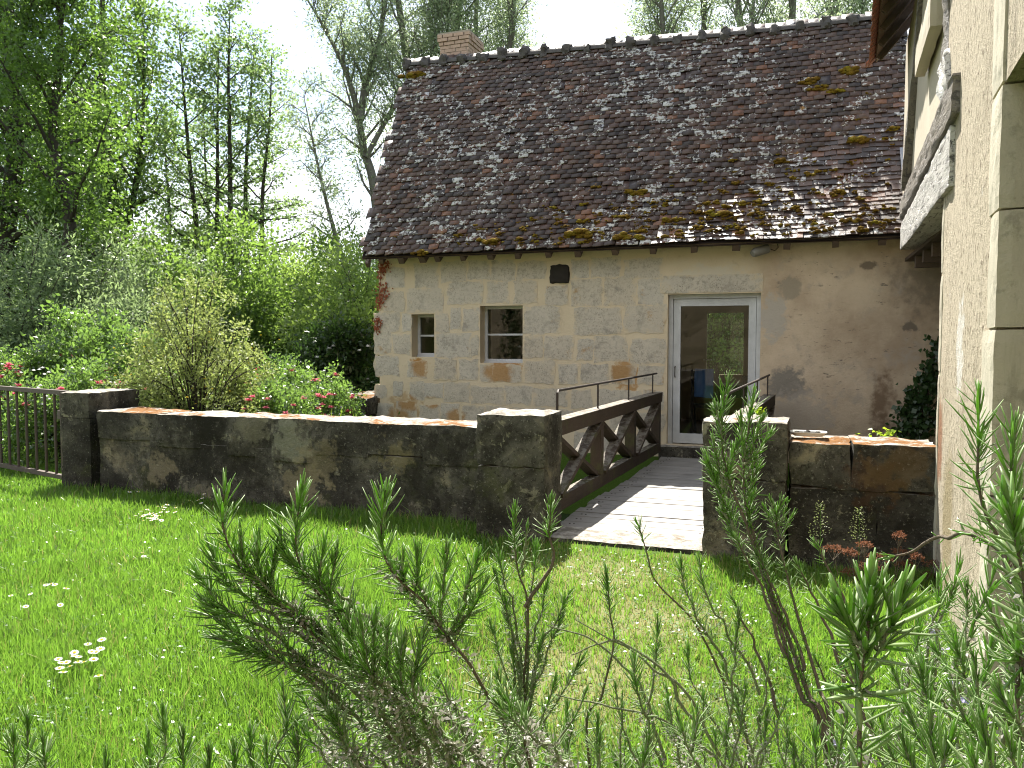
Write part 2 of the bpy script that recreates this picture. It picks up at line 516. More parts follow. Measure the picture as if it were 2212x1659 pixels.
def m_tile():
    t = NT("roof_tile")
    r = t.math('FRACT', t.math('ADD', t.attr("rnd"), t.math('MULTIPLY', t.orand(), 1.0)))
    n2 = t.noise(16, 5, 0.65); n3 = t.noise(60, 4, 0.7); nb = t.noise(1.0, 4, 0.6)
    c = t.ramp(r, (0.0, (0.022, 0.014, 0.010)), (0.30, (0.042, 0.024, 0.016)), (0.60, (0.072, 0.035, 0.022)),
               (0.86, (0.085, 0.052, 0.035)), (0.96, (0.125, 0.056, 0.030)), (1.0, (0.19, 0.085, 0.042)))
    c = t.mix(t.math('MULTIPLY', t.step(n2, 0.45, 0.7), 0.55), c, (0.03, 0.024, 0.022))
    c = t.mix(t.math('MULTIPLY', t.step(nb, 0.5, 0.7), 0.45), c, (0.075, 0.055, 0.05))
    # pale crusts of lichen: small coins everywhere, whole tiles where it is dense
    sp = t.n("ShaderNodeSeparateXYZ"); t.set(sp.inputs[0], t.frame())
    dens = t.math('ADD', t.noise(0.55, 3, 0.5), t.math('MULTIPLY_ADD', t.step(sp.outputs["X"], -1.6, 1.0), -0.10, 0.02))
    coin = t.math('ADD', t.noise(17.0, 4, 0.66, dist=0.2), t.math('MULTIPLY_ADD', dens, 0.34, -0.17))
    coin = t.math('ADD', coin, t.math('MULTIPLY_ADD', t.math('FRACT', t.math('MULTIPLY', r, 7.31)), 0.26, -0.15))
    lm = t.step(coin, 0.610, 0.632)
    c = t.mix(lm, c, t.mix(n3, (0.36, 0.36, 0.345), (0.60, 0.60, 0.575)))
    c = t.mix(t.step(t.noise(3.1, 5, 0.6), 0.69, 0.74), c, (0.30, 0.14, 0.02))
    h = t.math('ADD', t.math('MULTIPLY', n2, 0.5), t.math('MULTIPLY', n3, 0.4))
    M["roof_tile"] = t.done(t.pbr(c, 0.46, t.bump(h, 0.6, 0.01), 0.5))
m_tile()

def m_moss():
    t = NT("moss")
    n1 = t.noise(7, 4, 0.6); n2 = t.noise(90, 4, 0.7)
    c = t.ramp(n1, (0.3, (0.11, 0.055, 0.012)), (0.5, (0.23, 0.135, 0.018)), (0.66, (0.30, 0.24, 0.025)))
    c = t.mix(t.step(n2, 0.4, 0.7), t.mix(0.5, c, (0.03, 0.03, 0.005)), c)
    M["moss"] = t.done(t.pbr(c, 1.0, t.bump(n2, 1.0, 0.02), 0.1))
m_moss()

def m_plaster():
    """rough-cast of the house on the right"""
    t = NT("rough_plaster")
    n1 = t.noise(1.3, 5, 0.6); n2 = t.noise(1.0, 6, 0.7, t.frame(24, 24, 22)); n3 = t.noise(120, 3, 0.6)
    c = t.mix(n1, (0.50, 0.43, 0.315), (0.66, 0.58, 0.45))
    c = t.mix(t.math('MULTIPLY', t.step(n2, 0.55, 0.62), 0.9), c, (0.20, 0.16, 0.11))
    c = t.mix(t.math('MULTIPLY', t.step(t.noise(3.5, 6, 0.75, t.frame(1, 1, 0.5)), 0.50, 0.66), 0.6), c, (0.36, 0.30, 0.21))
    c = t.mix(t.math('MULTIPLY', t.spot(tuple(W(0.83, 5.2, 1.60)), .16, 2.0, 0.9, 9.0, 0.3), 0.9), c, (0.74, 0.71, 0.65))
    c = t.mix(t.step(t.noise(2.4, 6, 0.7, t.frame(1, 1, 0.4)), 0.56, 0.74), c, (0.33, 0.285, 0.215))
    c = t.mix(t.math('MULTIPLY', t.step(t.noise(6, 5, 0.7), 0.66, 0.72), 0.8), c, (0.62, 0.58, 0.52))
    a0, b0 = 0.85, 6.2
    c = t.mix(t.math('MULTIPLY', t.spot(tuple(W(a0, b0, 0.95)), 0.28, 1.3, freq=9), 0.8), c, (0.30, 0.12, 0.05))
    c = t.mix(t.math('MULTIPLY', t.spot(tuple(W(a0, 5.6, 0.5)), 0.35, 1.6, freq=7), 0.6), c, (0.26, 0.20, 0.07))
    h = t.math('ADD', t.math('MULTIPLY', n2, 1.0), t.math('MULTIPLY', n3, 0.25))
    M["rough_plaster"] = t.done(t.pbr(c, 0.95, t.bump(h, 1.0, 0.06), 0.2))
    t = NT("smooth_plaster")
    c = t.mix(t.noise(2, 5), (0.42, 0.37, 0.28), (0.56, 0.50, 0.40))
    c = t.mix(t.step(t.noise(6, 5, 0.7), 0.58, 0.75), c, (0.36, 0.32, 0.25))
    M["smooth_plaster"] = t.done(t.pbr(c, 0.95, t.bump(t.noise(30, 4), 0.3, 0.01), 0.2))
    t = NT("ashlar")
    c = t.mix(t.noise(2.5, 5, 0.6), (0.44, 0.40, 0.31), (0.56, 0.51, 0.41))
    c = t.mix(t.step(t.noise(8, 6, 0.7), 0.52, 0.66), c, (0.33, 0.305, 0.235))
    c = t.mix(t.math('MULTIPLY', t.step(t.noise(1.0, 5, 0.7, t.frame(9, 9, 1.2)), 0.5, 0.7), 0.6), c, (0.27, 0.25, 0.19))
    c = t.mix(t.math('MULTIPLY', t.orand(), 0.12), c, (0.36, 0.33, 0.25))
    M["ashlar"] = t.done(t.pbr(c, 0.9, t.bump(t.noise(60, 4, 0.7), 0.4, 0.01), 0.25))
m_plaster()

def m_wood(name, c0, c1, rough=0.75, spec=0.4, green=0.0, sc=(3, 40, 40), bump=0.6, dirn='b', cracks=0.0):
    t = NT(name)
    v = t.frame(sc[1], sc[0], sc[2]) if dirn == 'b' else (t.frame(sc[0], sc[1], sc[2]) if dirn == 'a' else t.frame(sc[1], sc[2], sc[0]))
    g = t.noise(1.0, 6, 0.65, v, 0.6); n1 = t.noise(4, 4)
    c = t.mix(g, c0, c1)
    c = t.mix(t.math('MULTIPLY', t.step(n1, 0.4, 0.7), 0.4), c, tuple(x * 0.5 for x in c0))
    c = t.mix(t.math('MULTIPLY', t.orand(), 0.3), c, tuple(min(1, x * 1.3) for x in c1))
    if green:
        up = t.step(t.nz, 0.2, 0.9)
        c = t.mix(t.math('MULTIPLY', t.math('ADD', t.math('MULTIPLY', up, 0.0), t.step(t.noise(3.3, 5, 0.7), 0.5, 0.68)), green), c, (0.085, 0.095, 0.022))
        c = t.mix(t.math('MULTIPLY', t.step(t.nz, 0.85, 0.97), t.step(t.noise(14, 5, 0.7), 0.42, 0.6)), c, (0.26, 0.235, 0.19))
    if cracks:
        cr = t.math('MAXIMUM', t.step(t.noise(1.0, 5, 0.75, t.frame(24, 3.0, 40), 0.8), 0.54, 0.60), t.step(t.noise(1.0, 4, 0.7, t.frame(20, 24, 9), 0.5), 0.60, 0.66))
        c = t.mix(t.math('MULTIPLY', cr, cracks), c, (0.05, 0.042, 0.035))
        g = t.math('SUBTRACT', g, t.math('MULTIPLY', cr, 0.8))
    M[name] = t.done(t.pbr(c, rough, t.bump(g, bump, 0.012), spec)); return M[name]
m_wood("bridge_wood", (0.030, 0.020, 0.013), (0.075, 0.050, 0.032), green=0.5)
m_wood("deck_wood", (0.17, 0.16, 0.145), (0.33, 0.31, 0.285), rough=0.7, sc=(3, 45, 40), dirn='a')
m_wood("eave_wood", (0.05, 0.034, 0.024), (0.12, 0.08, 0.055))
m_wood("silver_timber", (0.42, 0.40, 0.37), (0.68, 0.66, 0.62), rough=0.36, spec=0.6, bump=1.0, cracks=0.85)
m_wood("grey_timber", (0.12, 0.105, 0.09), (0.25, 0.22, 0.185), rough=0.5, spec=0.6, bump=1.0, cracks=0.6)
m_wood("soffit_wood", (0.085, 0.052, 0.032), (0.19, 0.12, 0.07), dirn='a')
m_wood("black_wood", (0.012, 0.010, 0.009), (0.025, 0.02, 0.017), rough=0.5)
simple("painted_frame", (0.50, 0.51, 0.52), 0.6, 0.28, 6, bump=0.3)
simple("inner_cream", (0.46, 0.40, 0.26), 0.8, 0.15, 3)
simple("inner_floor", (0.16, 0.10, 0.06), 0.6, 0.3, 5)
simple("iron", (0.055, 0.043, 0.037), 0.65, 0.4, 25, 0.4, 0.3, 0.3)
simple("gate_iron", (0.085, 0.062, 0.053), 0.6, 0.35, 20, 0.5, 0.2, 0.3)
simple("brick", (0.42, 0.30, 0.225), 0.95, 0.3, 14, bump=0.5)
simple("chimney_mortar", (0.33, 0.28, 0.225), 0.95, 0.2, 20)
simple("ridge_mortar", (0.085, 0.078, 0.072), 0.95, 0.6, 11, bump=0.8)
simple("under_tile", (0.022, 0.016, 0.014), 1.0, 0.3, 10, 0.1)
simple("red_tile", (0.26, 0.10, 0.055), 0.85, 0.45, 14, bump=0.4)
simple("lead", (0.30, 0.31, 0.33), 0.4, 0.2, 10, 0.5, 0.7)
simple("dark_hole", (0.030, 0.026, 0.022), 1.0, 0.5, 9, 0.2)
simple("lamp_grey", (0.20, 0.19, 0.17), 0.5, 0.3, 12)
simple("tray_white", (0.78, 0.78, 0.76), 0.4, 0.06, 8)
simple("ash", (0.05, 0.045, 0.04), 1.0, 0.6, 40)
simple("blue_cloth", (0.12, 0.25, 0.60), 0.9, 0.2, 15)
simple("lamp_shade", (0.022, 0.014, 0.012), 0.8, 0.2, 9)
simple("paper", (0.68, 0.68, 0.66), 0.7, 0.08, 9)
simple("nail_rust", (0.05, 0.03, 0.02), 0.8, 0.3, 9)
simple("vine_red", (0.20, 0.055, 0.02), 0.8, 0.5, 18)
simple("barn_stone", (0.34, 0.28, 0.20), 0.95, 0.5, 6, bump=0.9)
simple("soil", (0.10, 0.075, 0.05), 1.0, 0.4, 8)

def m_glass():
    t = NT("window_glass")
    g = t.n("ShaderNodeBsdfGlossy"); g.inputs["Roughness"].default_value = 0.02; g.inputs["Color"].default_value = (1, 1, 1, 1)
    tr = t.n("ShaderNodeBsdfTransparent"); tr.inputs["Color"].default_value = (0.80, 0.83, 0.80, 1)
    fz = t.n("ShaderNodeFresnel"); fz.inputs["IOR"].default_value = 1.5
    f = t.math('MULTIPLY_ADD', fz.outputs[0], 0.8, 0.0, clamp=True)
    ms = t.n("ShaderNodeMixShader"); t.set(ms.inputs[0], f)
    t.t.links.new(tr.outputs[0], ms.inputs[1]); t.t.links.new(g.outputs[0], ms.inputs[2])
    M["window_glass"] = t.done(ms.outputs[0])
m_glass()

def m_water():
    t = NT("stream_water")
    M["stream_water"] = t.done(t.pbr((0.02, 0.03, 0.018), 0.06, t.bump(t.noise(5, 3), 0.1, 0.02), 0.5))
m_water()

def m_ground():
    t = NT("lawn_ground")
    n1 = t.noise(0.8, 5, 0.6); n2 = t.noise(14, 6, 0.7); n3 = t.noise(70, 4, 0.7)
    g = t.mix(n2, (0.028, 0.055, 0.009), (0.065, 0.125, 0.018))
    g = t.mix(t.step(n3, 0.5, 0.7), g, (0.10, 0.16, 0.03))
    # worn patch where people step off the bridge
    worn = t.mix(n2, (0.12, 0.125, 0.05), (0.24, 0.225, 0.115))
    p0 = W(-1.35, 5.6, 0)
    m = t.spot((p0.x, p0.y, 0), 0.95, 1.0, 0.4, 3.0, 0.7)
    m2 = t.spot((0.35, 3.9, 0), 1.0, 1.0, 0.4, 3.0, 0.8)
    m3 = t.spot((0.75, 4.8, 0), 0.9, 1.0, 0.4, 3.0, 0.8)
    m = t.math('MAXIMUM', t.math('MAXIMUM', m, m3), t.math('MULTIPLY', m2, 0.9))
    c = t.mix(m, g, worn)
    c = t.mix(t.step(t.noise(0.12, 3), 0.4, 0.7), c, t.mix(0.4, c, (0.10, 0.16, 0.03)))
    M["lawn_ground"] = t.done(t.pbr(c, 1.0, t.bump(n3, 0.6, 0.02), 0.1))
m_ground()

# ------------------------------------------------------------------ ground and water
def build_ground():
    al = sorted(set([-600, -200, -80, -40, -20, -12] + [round(-9 + 0.5 * i, 3) for i in range(25)] + [-5.31, -5.30, 3.5, 3.51, 5, 9, 16, 30, 60, 200, 600]))
    bl = sorted(set([-300, -100, -40, -15] + [round(-6 + 0.5 * i, 3) for i in range(26)] + [7.12, 7.14, 11.6, 11.62, 12, 14, 17, 21, 26, 33, 42, 55, 80, 140, 300, 900]))
    mb = MB()
    idx = {}
    for i, a in enumerate(al):
        for j, b in enumerate(bl):
            z = 0.0
            if -5.305 < a < 3.505 and 7.13 < b < 11.61:
                z = -1.15
            else:
                w = W(a, b)
                d = math.hypot(w.x, w.y)
                z = -0.03 + 0.012 * fbm((a, b, 0), 0.35) + (0.35 * fbm((a, b, 3), 0.03) * min(1, max(0, (d - 18) / 40)))
                if b > 14: z -= 0.25 * min(1, (b - 14) / 10)
            idx[i, j] = len(mb.v); mb.v.append((a, b, z))
    for i in range(len(al) - 1):
        for j in range(len(bl) - 1):
            mb.f.append((idx[i, j], idx[i + 1, j], idx[i + 1, j + 1], idx[i, j + 1])); mb.m.append(0)
    solo(mb, "ground", M["lawn_ground"], kind="structure", base=(0, 0, 0), label="green lawn and garden ground")
    wb = MB(); wb.add([(-5.25, 7.2, -0.95), (3.45, 7.2, -0.95), (3.45, 11.66, -0.95), (-5.25, 11.66, -0.95)], [(0, 1, 2, 3)])
    solo(wb, "water", M["stream_water"], kind="structure", label="dark stream water below the footbridge")
build_ground()

# ------------------------------------------------------------------ the mill
BM = 11.68                       # plane of the mill front
A_L, A_R = -6.55, 3.4
mill = thing("stone_mill", "long limestone mill house under a steep mossy tile roof, beyond the footbridge", "house", (-2.0, BM, 0))
d_l, d_t = on_b(1443, 636, BM); d_r, _ = on_b(1644, 636, BM); _, d_b = on_b(1443, 960, BM)
w1 = (*[on_b(x, 720, BM)[0] for x in (889, 938)], on_b(889, 771, BM)[1], on_b(889, 679, BM)[1])
w2 = (*[on_b(x, 720, BM)[0] for x in (1037, 1129)], on_b(1037, 784, BM)[1], on_b(1037, 661, BM)[1])
ZB, ZT = -1.3, 3.02
def build_front():
    cols = [(A_L, w1[0], None), (w1[0], w1[1], w1), (w1[1], w2[0], None), (w2[0], w2[1], w2), (w2[1], d_l, None),
            (d_l, d_r, (d_l, d_r, d_b, d_t)), (d_r, A_R, None)]
    mb = MB(); th = 0.5
    for a0, a1, op in cols:
        if op is None: mb.box(a0, a1, BM, BM + th, ZB, ZT)
        else:
            mb.box(a0, a1, BM, BM + th, ZB, op[2]); mb.box(a0, a1, BM, BM + th, op[3], ZT)
    front = mb.build("front_wall", M["mill_mortar"], mill)
    # other walls (gables, back with its glazed door)
    mb = MB()
    ga, zr = on_b(890, 139, 14.18); zr -= .35
    mb.add([(A_L, BM + .5, ZB), (A_L, 16.2, ZB), (A_L, 16.2, ZT), (ga + .12, 14.18, zr), (A_L, BM + .5, ZT)], [(0, 4, 3, 2, 1)])
    gb = mb.build("gable_wall", M["mill_mortar"], mill)
    mb = MB()
    bo = (-1.86, -1.06, 0.2, 2.25)
    mb.box(A_L, bo[0], 15.9, 16.3, ZB, ZT); mb.box(bo[1], A_R, 15.9, 16.3, ZB, ZT)
    mb.box(bo[0], bo[1], 15.9, 16.3, ZB, bo[2]); mb.box(bo[0], bo[1], 15.9, 16.3, bo[3], ZT)
    mb.build("back_wall", M["mill_mortar"], mill)
    # room behind the glazed door
    mb = MB(); mb.box(-3.3, 0.6, BM + .5, 15.9, 0.02, 0.12); mb.build("floor", M["inner_floor"], mill)
    mb = MB(); mb.box(-6.5, 3.3, BM + .5, 15.9, 2.72, 2.86); mb.build("ceiling", M["inner_cream"], mill)
    mb = MB(); mb.box(-3.4, -3.3, BM + .5, 15.9, 0.1, 2.72); mb.box(0.6, 0.7, BM + .5, 15.9, 0.1, 2.72)
    mb.box(-3.3, -1.98, 15.86, 15.9, 0.12, 2.72); mb.box(-0.94, 0.6, 15.86, 15.9, 0.12, 2.72)
    # inner partition with an open doorway, seen through the glass
    mb.build("inner_wall", M["inner_cream"], mill)
    bd = MB()
    for (x0, x1, z0, z1) in ((-1.98, -1.80, 0.12, 2.42), (-1.12, -0.94, 0.12, 2.42), (-1.80, -1.12, 2.17, 2.42), (-1.80, -1.12, 0.12, 1.0)):
        bd.box(x0, x1, 15.80, 15.86, z0, z1)
    b_door = bd.build("back_door", M["inner_cream"], mill)
    bp = MB(); bp.add([(-1.80, 15.83, 1.0), (-1.12, 15.83, 1.0), (-1.12, 15.83, 2.17), (-1.80, 15.83, 2.17)], [(0, 1, 2, 3)])
    bp.build("pane", M["window_glass"], b_door)
    bh = MB(); bh.bar((-1.86, 15.76, 1.28), (-1.70, 15.76, 1.28), 0.02, 0.025); bh.build("handle", M["tray_white"], b_door)
    return front
front_wall = build_front()

def build_stones():
    """the bared ashlar blocks of the front, each one proud of its mortar"""
    def cx(v): return 702 + 0.3418 * v
    def cy(v): return 540 + 0.3418 * v
    rows = [
        (390, 500, 120, 232), (570, 715, 86, 236), (740, 890, 74, 196), (910, 1045, 74, 182), (1060, 1200, 70, 190), (1215, 1390, 80, 182),
        (1562, 1660, 62, 172), (1682, 1870, 52, 164), (1895, 2135, 60, 172),
        (375, 497, 265, 386), (525, 747, 250, 394), (772, 995, 206, 336), (1025, 1155, 206, 332), (1195, 1335, 200, 340), (1395, 1530, 230, 342),
        (1560, 1745, 190, 346), (1770, 1960, 180, 346), (1985, 2140, 184, 338),
        (316, 470, 400, 515), (490, 540, 405, 512), (702, 778, 400, 520), (797, 856, 366, 500), (880, 966, 370, 512), (1262, 1486, 360, 526),
        (1580, 1870, 370, 530), (1900, 2146, 356, 520),
        (316, 416, 526, 650), (436, 540, 535, 660), (704, 920, 532, 678), (928, 968, 545, 670), (1262, 1375, 546, 682), (1386, 1560, 546, 690),
        (1590, 1692, 570, 692), (1710, 1905, 550, 702), (1940, 2146, 566, 712),
        (316, 460, 672, 790), (530, 640, 700, 802), (694, 830, 692, 822), (852, 962, 692, 824), (985, 1052, 730, 832), (1062, 1242, 730, 832),
        (1266, 1446, 702, 842), (1480, 1600, 730, 842), (1622, 1790, 722, 842), (1812, 1962, 732, 846), (1982, 2136, 732, 850),
        (320, 384, 850, 932), (436, 492, 832, 922), (540, 620, 836, 950), (628, 742, 842, 938), (757, 910, 838, 960), (922, 1130, 862, 972),
        (1142, 1306, 862, 976), (1322, 1532, 872, 986), (1562, 1680, 882, 1000), (1722, 1992, 884, 1010), (2010, 2140, 890, 1010),
        (330, 432, 966, 1052), (456, 570, 962, 1062), (606, 720, 982, 1072), (737, 852, 972, 1080), (872, 1002, 986, 1090), (1020, 1180, 990, 1100),
        (1200, 1390, 1000, 1110), (1420, 1560, 1010, 1120), (1590, 1760, 1024, 1130), (1790, 1960, 1030, 1140), (1990, 2140, 1030, 1150),
        (1580, 1700, 1150, 1260), (1730, 1900, 1160, 1270), (1930, 2120, 1170, 1290),
    ]
    rr = random.Random(3)
    for k, (x0, x1, y0, y1) in enumerate(rows):
        a0, z1 = on_b(cx(x0 - 6), cy(y0 - 5), BM); a1, z0 = on_b(cx(x1 + 6), cy(y1 + 5), BM)
        jx = [rr.uniform(-.012, .012) for _ in range(4)]
        mb = MB()
        pr = rr.uniform(0.003, 0.007)
        vs, fs = rough_block(a0, a1, BM - pr, BM + 0.05, z0, z1, 0.05, 0.004, 0.002, 6.0, k * 0.77)
        # corners knocked off unevenly in the plane of the wall
        out = []
        for p in vs:
            e = 0.035 * fbm((p.x * 1.0, k * 2.3, p.z), 6.0)
            f = 0.035 * fbm((p.x + 9, k * 1.3, p.z), 6.0)
            out.append((p.x + e, p.y, p.z + f))
        mb.add(out, fs)
        mb.build("stone", M["limestone"], front_wall, smooth=False)
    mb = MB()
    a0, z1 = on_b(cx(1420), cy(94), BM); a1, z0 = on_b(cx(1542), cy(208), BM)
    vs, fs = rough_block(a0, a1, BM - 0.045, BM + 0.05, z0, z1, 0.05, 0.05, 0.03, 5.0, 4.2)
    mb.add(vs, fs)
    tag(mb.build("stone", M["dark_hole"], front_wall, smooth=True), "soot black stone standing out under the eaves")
build_stones()

def build_openings():
    for (a0, a1, z0, z1), bars, rv in ((w1, 1, 0.22), (w2, 1, 0.20)):
        b = BM + rv
        mb = MB(); fw = 0.045
        mb.box(a0, a0 + fw, b, b + .05, z0, z1); mb.box(a1 - fw, a1, b, b + .05, z0, z1)
        mb.box(a0 + fw, a1 - fw, b, b + .05, z1 - fw, z1); mb.box(a0 + fw, a1 - fw, b, b + .05, z0, z0 + fw + .015)
        win = mb.build("window", M["painted_frame"], mill)
        zc = (z0 + z1) / 2 + 0.0
        m2 = MB(); m2.box(a0 + fw, a1 - fw, b + .006, b + .044, zc - .014, zc + .014); m2.build("glazing_bar", M["painted_frame"], win)
        m3 = MB(); m3.box(a0, a1, b - .03, b, z0, z0 + .028); m3.build("sill", M["painted_frame"], win)
        for (p0, p1) in ((z0 + fw + .015, zc - .014), (zc + .014, z1 - fw)):
            m4 = MB(); m4.add([(a0 + fw, b + .025, p0), (a1 - fw, b + .025, p0), (a1 - fw, b + .025, p1), (a0 + fw, b + .025, p1)], [(0, 1, 2, 3)])
            m4.build("pane", M["window_glass"], win)
    # glazed door
    b = BM + 0.10
    mb = MB(); fw = 0.06
    mb.box(d_l, d_l + fw, b, b + .10, d_b, d_t); mb.box(d_r - fw, d_r, b, b + .10, d_b, d_t)
    mb.box(d_l + fw, d_r - fw, b, b + .10, d_t - fw, d_t)
    door = mb.build("door", M["painted_frame"], mill)
    l0, l1, z0, z1 = d_l + fw + .006, d_r - fw - .006, d_b + .015, d_t - fw - .006
    lf = MB(); s = 0.10
    lf.box(l0, l0 + s, b + .02, b + .07, z0, z1); lf.box(l1 - s, l1, b + .02, b + .07, z0, z1)
    lf.box(l0 + s, l1 - s, b + .02, b + .07, z1 - s, z1); lf.box(l0 + s, l1 - s, b + .02, b + .07, z0, z0 + .14)
    lf.build("door_leaf", M["painted_frame"], door)
    pn = MB(); pn.add([(l0 + s, b + .045, z0 + .14), (l1 - s, b + .045, z0 + .14), (l1 - s, b + .045, z1 - s), (l0 + s, b + .045, z1 - s)], [(0, 1, 2, 3)])
    pn.build("pane", M["window_glass"], door)
    hd = MB(); hz = 1.12
    hd.tube([(l0 + .03, b + .02, hz), (l0 + .03, b - .02, hz), (l0 + .03, b - .02, hz + .15), (l0 + .03, b + .02, hz + .15)], [.008] * 4, 6)
    hd.build("handle", M["iron"], door)
    st = MB(); vs, fs = rough_block(d_l - .1, d_r + .1, BM - .16, BM + .1, -.18, d_b - .005, .08, .03, .012, 5); st.add(vs, fs)
    st.build("doorstep", M["pier_stone"], mill, smooth=True)
    lt = MB(); vs, fs = rough_block(d_l - .12, d_r + .03, BM - .012, BM + .06, d_t + .01, d_t + .27, .08, .02, .006, 4, 2.0); lt.add(vs, fs)
    lt.build("lintel", M["limestone"], mill, smooth=True)
build_openings()

# ---- roof: a concave slope, steep under the ridge and flaring towards the eave
EAVE = 2.96
B_RIDGE = 14.18
RL, RR_ = on_b(890, 139, B_RIDGE), on_b(1900, 27, B_RIDGE)
def ridge_z(u): return RL[1] + (RR_[1] - RL[1]) * u - 0.05 * math.sin(math.pi * u) - 0.05
_prof = {}
def roof_profile(u, v):
    """steep above, easing to a shallower foot; the foot is broader towards the right. v is arc length 0..1"""
    key = round(u * 40)
    if key not in _prof:
        q = key / 40; n = 60
        p0, p1, w = R(53.2 - 8.5 * min(1, q * 1.3)), R(55.2), 0.30 + 0.35 * q
        xs, zs = [0.0], [0.0]
        for i in range(n):
            s = (i + .5) / n; k = min(1, s / w); k = k * k * (3 - 2 * k); p = p0 + (p1 - p0) * k
            xs.append(xs[-1] + math.cos(p)); zs.append(zs[-1] + math.sin(p))
        f = (ridge_z(q) - EAVE) / zs[-1]
        _prof[key] = (np.array(xs) * f, np.array(zs) * f)
    def look(k):
        if k not in _prof: roof_profile(k / 40, 0)
        xs, zs = _prof[k]; t = min(max(v, 0), 1) * 60
        return np.interp(t, np.arange(61), xs), np.interp(t, np.arange(61), zs)
    f = min(max(u, 0), 1) * 40; k0 = int(min(f, 39)); r_ = f - k0
    a_, b_ = look(k0), look(k0 + 1)
    return float(a_[0] * (1 - r_) + b_[0] * r_), float(a_[1] * (1 - r_) + b_[1] * r_)
def roof_pt(u, v):
    """u 0..1 left to right, v 0..1 eave to ridge -> (a, b, z)"""
    aL, aR = -6.64 + (RL[0] + 6.64) * v, 1.35
    a = aL + (aR - aL) * u
    run, rise = roof_profile(u, v)
    bb = 11.30 + run
    z = EAVE + rise
    bb -= 0.05 * math.sin(u * 5 + v * 3) * v * (1 - v)
    z += 0.018 * fbm((u * 8, v * 4, 1.0), 1.0) * (1 - v)
    return Vector((a, bb, z))
def roof_n(u, v):
    e = 0.004
    du = roof_pt(min(1, u + e), v) - roof_pt(max(0, u - e), v)
    dv = roof_pt(u, min(1, v + e)) - roof_pt(u, max(0, v - e))
    n = du.cross(dv).normalized()
    return n if n.y < 0 else -n
def build_roof():
    mb = MB(); nu, nv = 24, 20
    for i in range(nu + 1):
        for j in range(nv + 1):
            p = roof_pt(i / nu, j / nv); n = roof_n(i / nu, j / nv); mb.v.append(tuple(p - n * 0.012))
    for i in range(nu):
        for j in range(nv):
            k = i * (nv + 1) + j
            mb.f.append((k, k + nv + 1, k + nv + 2, k + 1)); mb.m.append(0)
    o = len(mb.v)                              # rear slope and the board under the eave
    e0, e1, r0, r1 = roof_pt(0, 0), roof_pt(1, 0), roof_pt(0, 1), roof_pt(1, 1)
    mb.add([r0, r1, (1.35, 16.6, 2.9), (-6.7, 16.6, 2.9)], [(0, 1, 2, 3)])
    mb.add([e0 + Vector((0, .02, -.03)), e1 + Vector((0, .02, -.03)), (1.35, 11.75, 3.45), (-6.6, 11.75, 3.42)], [(0, 1, 2, 3)])
    roof = mb.build("roof", M["under_tile"], mill)
    # tiles
    rr = random.Random(21)
    variants = []
    for k in range(8):
        w, l, t_ = 0.163, 0.235, 0.014
        q = [rr.uniform(-.006, .006) for _ in range(6)]
        sag = rr.uniform(-.004, .006)
        vs = [(-w / 2 + q[0], q[1], 0), (0, q[2] * .5, sag), (w / 2 + q[3], q[4], 0), (w / 2, l, 0), (0, l, sag), (-w / 2, l, 0)]
        vs2 = [(x, y, z + t_) for x, y, z in vs]
        fs = [(0, 5, 4, 1), (1, 4, 3, 2), (6, 7, 10, 11), (7, 8, 9, 10), (0, 1, 7, 6), (1, 2, 8, 7), (2, 3, 9, 8), (3, 4, 10, 9), (4, 5, 11, 10), (5, 0, 6, 11)]
        me = bpy.data.meshes.new("tile"); me.from_pydata(vs + vs2, [], fs); me.materials.append(M["roof_tile"]); me.update()
        variants.append((me, np.array(vs + vs2), fs))
    # rows by arc length
    org = ORIGIN[mill.name]
    tiles = []
    nrow = 46
    for r_ in range(nrow + 1):
        v = r_ / nrow * 0.985
        wob = rr.uniform(-.2, .2)
        a0, a1 = roof_pt(0, v).x, roof_pt(1, v).x
        nt = int(round((a1 - a0) / 0.167))
        for c in range(nt + 1):
            u = (c + (0.5 if r_ % 2 else 0.0) + rr.uniform(-.04, .04)) / nt
            if u > 1.0 or u < 0.0: continue
            if rr.random() < 0.006 and 3 < r_ < nrow - 4: continue   # slipped away
            tiles.append((u, v, r_))
    placed = []
    for (u, v, r_) in tiles:
        vj = max(0.0, v + rr.gauss(0, 0.0016) + 0.002 * math.sin(u * 23 + r_))
        p = roof_pt(u, vj); n = roof_n(u, vj)
        up = (roof_pt(u, min(1, vj + .03)) - p).normalized()
        s = up.cross(n).normalized()
        tilt = 0.125 + rr.gauss(0, 0.028)
        up2 = (up * math.cos(tilt) - n * math.sin(tilt)).normalized()
        n2 = s.cross(up2).normalized()
        if n2.dot(n) < 0: n2 = -n2
        tw = rr.gauss(0, 0.022)
        up3 = (up2 * math.cos(tw) + s * math.sin(tw)).normalized(); s3 = up3.cross(n2).normalized()
        org_p = p + n * (0.026 + rr.uniform(-.003, .006)) - org
        placed.append((rr.randrange(8), Matrix(((s3.x, up3.x, n2.x, org_p.x), (s3.y, up3.y, n2.y, org_p.y), (s3.z, up3.z, n2.z, org_p.z), (0, 0, 0, 1))), u, v))
    # the 300 nearest ones stand alone
    placed.sort(key=lambda q: (1.0 - q[2]) * 1.4 + q[3])
    for (k, mt, u, v) in placed[:300]:
        o = bpy.data.objects.new("tile", variants[k][0]); link(o, roof); o.matrix_local = mt
    V, F, At = [], [], []
    off = 0
    for (k, mt, u, v) in placed[300:]:
        A_ = np.array(mt)
        V.append(variants[k][1] @ A_[:3, :3].T + A_[:3, 3])
        F.append(np.array(variants[k][2]) + off); off += 12
        At += [rr.random()] * 10
    me = np_mesh("roof_tiles", np.concatenate(V), np.concatenate(F), M["roof_tile"], np.array(At))
    o = bpy.data.objects.new("roof_tiles", me); link(o, roof); tag(o, kind="stuff")
